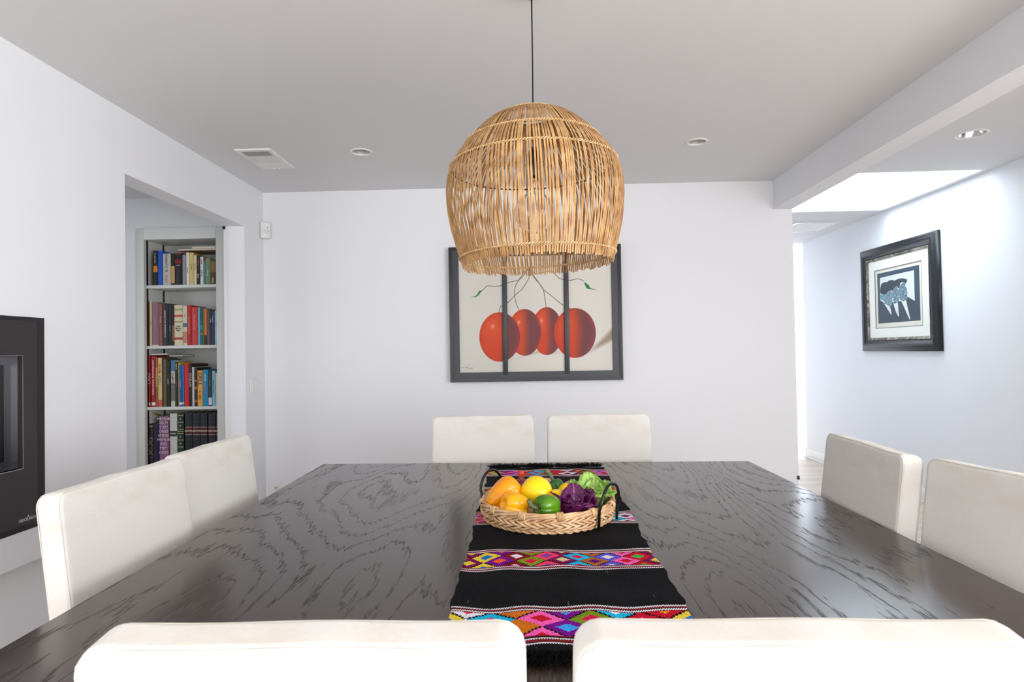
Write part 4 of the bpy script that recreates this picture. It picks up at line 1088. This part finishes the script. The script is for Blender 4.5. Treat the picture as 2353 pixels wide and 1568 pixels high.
def fruit_paint(U, V):
    X = 90+14*V+1735*U; Y = 120+1350*V-20*U
    C = np.zeros(U.shape+(3,)); C[:] = (222, 218, 210)
    C -= (6*np.sin(X/300)+6*V)[..., None]
    # painted cast shadows of the fruit
    wl = sstep(0, 1, (X-1440)/300); top = 1215-(X-1440)*1.02; bot = 1225-(X-1440)*.5
    m = np.clip((Y-top)/60, 0, 1)*np.clip((bot-Y)/40, 0, 1)*np.clip((X-1420)/60, 0, 1); C = mixc(C, m*.75, (140, 118, 98))
    m = np.clip((Y-(1250-(X-690)*.32))/25, 0, 1)*np.clip((1262-(X-690)*.25-Y)/25, 0, 1)*np.clip((X-660)/50, 0, 1)*np.clip((1040-X)/60, 0, 1); C = mixc(C, m*.8, (126, 104, 86))
    m = np.clip((Y-1150)/40, 0, 1)*np.clip((1195-Y)/30, 0, 1)*np.clip((X-960)/60, 0, 1)*np.clip((1230-X)/60, 0, 1); C = mixc(C, m*.5, (150, 130, 112))
    def fruit(C, cx, cy, rx, ry, div):
        dx = (X-cx)/rx; dy = (Y-cy)/ry; r = np.hypot(dx, dy)*(1+.03*np.cos(2*np.arctan2(dy, dx))); ins = 1-sstep(.985, 1.01, r)
        base = np.zeros(X.shape+(3,)); base[:] = (208, 72, 40)
        base = mixc(base, np.clip(1-np.hypot(dx+.35, dy+.45)/.75, 0, 1)*.5, (228, 104, 66))
        base = mixc(base, sstep(div-.32, div+.34, dx+.10*dy*dy)**1.2, (118, 66, 66))
        base = mixc(base, sstep(.75, 1.0, r)*sstep(.3, .8, dx)*.7, (150, 62, 76))
        base = mixc(base, sstep(.78, 1.0, r)*sstep(.2, -.4, dx)*.35, (170, 44, 28))
        base = mixc(base, np.clip(1-np.hypot(dx+.33, dy+.45)/.13, 0, 1)*.8, (246, 176, 150))
        base += (7*np.sin(X*.9)*np.sin(Y*.7))[..., None]
        return C*(1-ins[..., None])+base*ins[..., None]
    C = fruit(C, 1080, 962, 160, 233, .1)
    C = fruit(C, 855, 973, 172, 227, .05)
    C = fruit(C, 602, 1018, 213, 241, .2)
    C = fruit(C, 1362, 982, 218, 242, .15)
    for pts in ([(890, 250), (890, 330), (850, 400), (800, 445), (720, 465), (660, 485), (600, 505), (540, 508), (480, 505), (440, 540), (410, 560)],
                [(895, 330), (910, 390), (890, 450), (830, 540), (760, 600), (680, 680), (615, 710), (595, 775)],
                [(880, 340), (800, 445), (765, 510), (755, 580), (770, 680), (805, 755)], [(905, 340), (960, 430), (1040, 530), (1060, 620), (1075, 735)],
                [(905, 345), (990, 460), (1050, 545), (1130, 610), (1240, 700), (1355, 755)],
                [(900, 330), (950, 375), (1020, 380), (1100, 360), (1150, 372), (1190, 420), (1240, 445), (1320, 455), (1400, 440), (1455, 465)]):
        d = seg_dist(X, Y, smooth_pts(pts, 4)); C = mixc(C, np.clip(1.15-d/4.5, 0, 1), (104, 82, 70))
    d = seg_dist(X, Y, [(880, 240), (895, 340)]); C = mixc(C, np.clip(1.2-d/7, 0, 1), (96, 72, 50))
    for poly in (smooth_pts([(432, 545), (395, 555), (378, 585), (352, 608), (318, 611), (360, 615), (392, 596), (412, 570), (432, 545)], 4), smooth_pts([(1458, 470), (1500, 500), (1525, 532), (1584, 552), (1530, 546), (1490, 540), (1470, 510), (1458, 470)], 4)):
        C = mixc(C, in_poly(X, Y, poly).astype(float), (44, 128, 60))
    for pts in ([(218, 1325), (246, 1318)], [(232, 1320), (238, 1332)], [(258, 1312), (256, 1334)], [(258, 1324), (272, 1322)], [(272, 1312), (270, 1336)], [(282, 1326), (290, 1334), (298, 1324)], [(298, 1290), (297, 1308)], [(304, 1336), (310, 1322), (318, 1334), (328, 1328)]):
        d = seg_dist(X, Y, pts); C = mixc(C, np.clip(1.1-d/3, 0, 1)*.7, (100, 96, 92))
    return C
PW, PH = 1.262, .992; pcx, pcz = .057, 1.594
t = empty('framed_painting', (pcx, YB, pcz), 'large black framed painting of four red fruits with two dark bars across it', 'painting')
CANV = attr_mat('oil_on_canvas', .55, .3, (500, .15, .0004, 2))
painted('canvas', PW-.03, PH-.03, .0022, lambda U, V: fruit_paint(.012+.976*U, .015+.97*V), CANV, t, (0, -.018, 0))
FRB = add_noise_bump(mat('brushed_charcoal_frame', rgb(54, 56, 63), .42), 60, .1, .001, 3, stretch=(1, 1, 1), var=.12)
FRK = add_noise_bump(mat('black_lacquer_frame', rgb(20, 18, 20), .3), 60, .05, .001, 2)
def frame_xz(b, x0, x1, z0, z1, w, y0, y1, bev=0):
    def mitre(pts, ya, yb):
        b.poly(pts, ya, yb, 'y')
    mitre([(x0, z0), (x1, z0), (x1-w, z0+w), (x0+w, z0+w)], y0, y1); mitre([(x0, z1), (x0+w, z1-w), (x1-w, z1-w), (x1, z1)], y0, y1)
    mitre([(x0, z0), (x0+w, z0+w), (x0+w, z1-w), (x0, z1)], y0, y1); mitre([(x1, z0), (x1, z1), (x1-w, z1-w), (x1-w, z0+w)], y0, y1)
b = MB(); frame_xz(b, -PW/2, PW/2, -PH/2, PH/2, .012, -.050, 0); frame_xz(b, -PW/2+.012, PW/2-.012, -PH/2+.012, PH/2-.012, .010, -.040, 0); b.build('outer_frame', FRK, t)
b = MB(); frame_xz(b, -PW/2+.022, PW/2-.022, -PH/2+.022, PH/2-.022, .048, -.030, -.002); b.build('inner_frame', FRB, t)
for x in (-PW/2+.323*PW, -PW/2+.681*PW):
    b = MB(); b.box(x-.0175, x+.0175, -.036, -.019, -PH/2+.05, PH/2-.05, .003, 2, M=Matrix.Rotation(D(.3), 4, 'Y')); b.build('divider_bar', FRB, t)

# ------------------------------------------------------------ framed print in the hallway
def print_paint(U, V):
    TL, TR, BR_, BL = (332, 612), (803, 497), (843, 1107), (370, 1160)
    X = (TL[0]*(1-U)+TR[0]*U)*(1-V)+(BL[0]*(1-U)+BR_[0]*U)*V
    Y = (TL[1]*(1-U)+TR[1]*U)*(1-V)+(BL[1]*(1-U)+BR_[1]*U)*V
    C = np.zeros(U.shape+(3,)); C[:] = (52, 72, 86); C += (6*np.sin(X*.5)*np.sin(Y*.4))[..., None]
    def P(c, pts, k=3, sm=True):
        nonlocal C
        q = smooth_pts(list(pts)+[pts[0]], k) if sm else pts
        C = mixc(C, in_poly(X, Y, q).astype(float), c)
    P((214, 220, 214), [(368, 655), (752, 557), (774, 893), (385, 930)], sm=False)
    P((48, 64, 78), [(352, 880), (430, 928), (500, 962), (545, 922), (620, 900), (690, 858), (720, 862), (772, 893), (800, 900), (843, 1107), (370, 1160)], 3)
    P((104, 132, 144), [(600, 745), (645, 688), (668, 708), (668, 735), (690, 768), (684, 785), (696, 805), (690, 822), (696, 845), (688, 880), (650, 900), (612, 880), (600, 800)])
    P((40, 52, 64), [(548, 676), (590, 655), (640, 649), (684, 662), (680, 690), (668, 704), (645, 688), (612, 705), (600, 760), (570, 728)])
    P((108, 136, 148), [(522, 775), (560, 730), (585, 742), (586, 765), (606, 795), (600, 808), (612, 835), (602, 860), (608, 898), (575, 922), (545, 905), (528, 860)])
    P((38, 50, 62), [(462, 688), (505, 671), (548, 678), (590, 700), (592, 725), (570, 732), (540, 765), (518, 790), (490, 740)])
    P((110, 140, 152), [(380, 838), (430, 836), (480, 806), (512, 778), (520, 790), (520, 812), (538, 855), (524, 872), (532, 900), (522, 945), (498, 966), (458, 944), (425, 905), (390, 890)])
    P((40, 54, 66), [(378, 770), (392, 718), (435, 698), (485, 700), (528, 740), (524, 772), (480, 800), (440, 835), (384, 826)])
    P((104, 150, 168), [(378, 838), (405, 836), (425, 850), (418, 890), (395, 896), (380, 870)])
    fm = (np.abs(C[..., 0]-107) < 6)*1.0
    sh_ = np.clip(np.sin(X*.105+Y*.06)*np.sin(Y*.115-X*.05)*1.6, 0, 1)
    C = mixc(C, fm*sh_*.28, (62, 82, 96)); C = mixc(C, fm*np.clip(np.sin(X*.12-Y*.04)*np.sin(Y*.09+1.5)*1.5-.35, 0, 1)*.35, (186, 206, 214))
    for ex, ey in ((640, 745), (560, 800), (492, 838)):
        d = np.hypot(X-ex, Y-ey); C = mixc(C, np.clip(1.2-d/9, 0, 1), (36, 46, 58)); d = np.hypot(X-ex+3, Y-ey+12); C = mixc(C, np.clip(1.1-d/7, 0, 1)*.7, (206, 226, 234))
        C = mixc(C, np.clip(1.1-seg_dist(X, Y, [(ex-18, ey-20), (ex+18, ey-24)])/5, 0, 1)*.8, (44, 58, 72))
    for mx_, my_ in ((680, 832), (598, 862), (520, 905)):
        C = mixc(C, np.clip(1.2-seg_dist(X, Y, [(mx_-10, my_+3), (mx_+4, my_)])/4, 0, 1), (40, 52, 64)); C = mixc(C, np.clip(1.2-seg_dist(X, Y, [(mx_-20, my_-8), (mx_+2, my_-12)])/6, 0, 1)*.6, (200, 214, 220))
        C = mixc(C, np.clip(1.2-seg_dist(X, Y, [(mx_-30, my_-40), (mx_-26, my_-10), (mx_-34, my_+20)])/5, 0, 1)*.6, (52, 70, 84))
    P((216, 222, 216), [(425, 928), (498, 966), (510, 990), (525, 1058), (480, 1000)], 3)
    P((216, 222, 216), [(540, 922), (565, 930), (590, 918), (600, 985), (610, 1076), (570, 1010)], 3)
    P((216, 222, 216), [(625, 888), (655, 902), (682, 892), (700, 960), (737, 1110), (680, 1000)], 3)
    return C
ay0, ay1, az0, az1 = 4.90, 6.02, 1.262, 2.226
W2, H2 = ay1-ay0, az1-az0
# hangs on the right wall facing -x: local x axis runs towards the camera side (-y world)
t = empty('framed_print', (XR-.001, (ay0+ay1)/2, (az0+az1)/2), 'black ornate framed print of three men in berets on the hallway wall', 'picture', rot=(0, 0, -PI/2))
b = MB(); frame_xz(b, -W2/2, W2/2, -H2/2, H2/2, .022, -.030, 0)
def moulding(b, w0, prof_pts):
    """mitred picture frame moulding: prof_pts are (distance in from the outer edge, height off the wall)"""
    rows = []
    for cxs, czs in ((-1, -1), (1, -1), (1, 1), (-1, 1)):
        rows.append([Vector((cxs*(W2/2-d), -y, czs*(H2/2-d))) for d, y in prof_pts])
    b.grid(rows, closed_u=True, smooth=True)
b.bm.free(); b = MB()
moulding(b, 0, [(0, 0), (0, .022), (.008, .030), (.022, .034), (.040, .046), (.058, .050), (.074, .044), (.080, .036), (.086, .036), (.096, .030), (.102, .024)])
b.build('outer_moulding', add_noise_bump(mat('black_wood_moulding', rgb(24, 25, 30), .35), 200, .15, .001, 3), t)
b = MB(); moulding(b, 0, [(.100, .030), (.106, .032), (.112, .030), (.118, .022), (.124, .018)])
b.build('inner_moulding', wicker_mat('tarnished_silver_leaf', rgb(58, 52, 50), rgb(176, 168, 150), 22), t)
b = MB()
for s in (-1, 1):
    n = 110
    for k in range(n):
        f = -1+2*(k+.5)/n
        b.box(-.0028, .0028, -.036, -.031, -.0028, .0028, .0012, 1, M=Matrix.Translation((f*(W2/2-.1), 0, s*(H2/2-.098))))
        b.box(-.0028, .0028, -.036, -.031, -.0028, .0028, .0012, 1, M=Matrix.Translation((s*(W2/2-.098), 0, f*(H2/2-.1))))
b.build('beading', BLACKM, t)
iw, ih = W2/2-.122, H2/2-.118
MAT_ = add_noise_bump(mat('ivory_mat_board', rgb(236, 236, 228), .7), 200, .05, .0005, 2)
pw, ph_ = .305, .232     # half size of the print block
b = MB(); mw, mh = .342, .272
cxo, czo = 0.0, .0
b.box(-iw, iw, -.016, -.012, mh, ih); b.box(-iw, iw, -.016, -.012, -ih, -mh); b.box(-iw, -mw, -.016, -.012, -mh, mh); b.box(mw, iw, -.016, -.012, -mh, mh); b.build('mat_board', MAT_, t)
b = MB(); frame_xz(b, -mw, mw, -mh, mh, .005, -.0165, -.011); b.build('mat_bevel', mat('grey_mat_bevel', rgb(110, 108, 112), .6), t)
b = MB(); b.box(-mw, mw, -.011, -.008, -mh, mh); b.build('paper', mat('cream_print_paper', rgb(226, 220, 206), .8), t)
painted('print', pw*2, ph_*2, .0019, print_paint, attr_mat('printed_ink', .5, .4), t, (0, -.0115, .006))
b = MB()
for x0 in (-.27, .22):
    b.tube([(x0+.007*k, -.0114, -.252+.004*math.sin(k*2.1)) for k in range(8)], .0007, 4)
b.build('pencil_marks', mat('faint_pencil', rgb(176, 160, 130), .8), t)

# ------------------------------------------------------------ light
def area(name, loc, rot, sx, sy, power, col=(1, 1, 1), spread=PI):
    l = bpy.data.lights.new(name, 'AREA'); l.shape = 'RECTANGLE'; l.size = sx; l.size_y = sy; l.energy = power; l.color = col; l.spread = spread
    o = bpy.data.objects.new(name, l); COL.objects.link(o); o.location = loc; o.rotation_euler = rot; return o
area('garden_window_light', ((WX0+WX1)/2, -5.76, (WZ0+WZ1)/2), (PI/2, 0, 0), WX1-WX0, WZ1-WZ0, 128, (.985, .99, 1))
area('right_window_light', (XR+.16, (GY0+GY1)/2, (GZ0+GZ1)/2), (0, PI/2, 0), GZ1-GZ0, GY1-GY0, 280, (.985, .99, 1))
area('hall_end_light', (4.55, 7.92, 3.05), (0, 0, 0), 1.7, .9, 110, (.9, .96, 1))
area('side_room_light', (-4.1, 2.6, 1.5), (0, -PI/2, 0), 1.4, 1.6, 15, (.93, .97, 1))

w = bpy.data.worlds.new('sky'); scene.world = w; w.use_nodes = True
bg = w.node_tree.nodes['Background']; bg.inputs['Color'].default_value = (.72, .84, 1, 1); bg.inputs['Strength'].default_value = 1.0

# ------------------------------------------------------------ camera
yaw, pitch, roll = -0.02639726, 0.0166768, -0.01715576
cyw, syw, cp, sp = math.cos(yaw), math.sin(yaw), math.cos(pitch), math.sin(pitch)
f = Vector((syw*cp, cyw*cp, sp)); rt = Vector((cyw, -syw, 0)); up = rt.cross(f)
rt2 = rt*math.cos(roll)+up*math.sin(roll); up2 = up*math.cos(roll)-rt*math.sin(roll)
cam = bpy.data.cameras.new('camera'); co = bpy.data.objects.new('camera', cam); COL.objects.link(co)
R3 = Matrix((rt2, up2, -f)).transposed()
co.matrix_world = Matrix.Translation((0, 0, 1.32)) @ R3.to_4x4()
cam.sensor_width = 36; cam.lens = 1400/2353*36; cam.clip_start = .05
cam.dof.use_dof = True; cam.dof.focus_distance = 2.3; cam.dof.aperture_fstop = 10
scene.camera = co
vs = scene.view_settings; vs.view_transform = 'Standard'; vs.look = 'None'; vs.exposure = .32; vs.gamma = 1; vs.use_curve_mapping = False
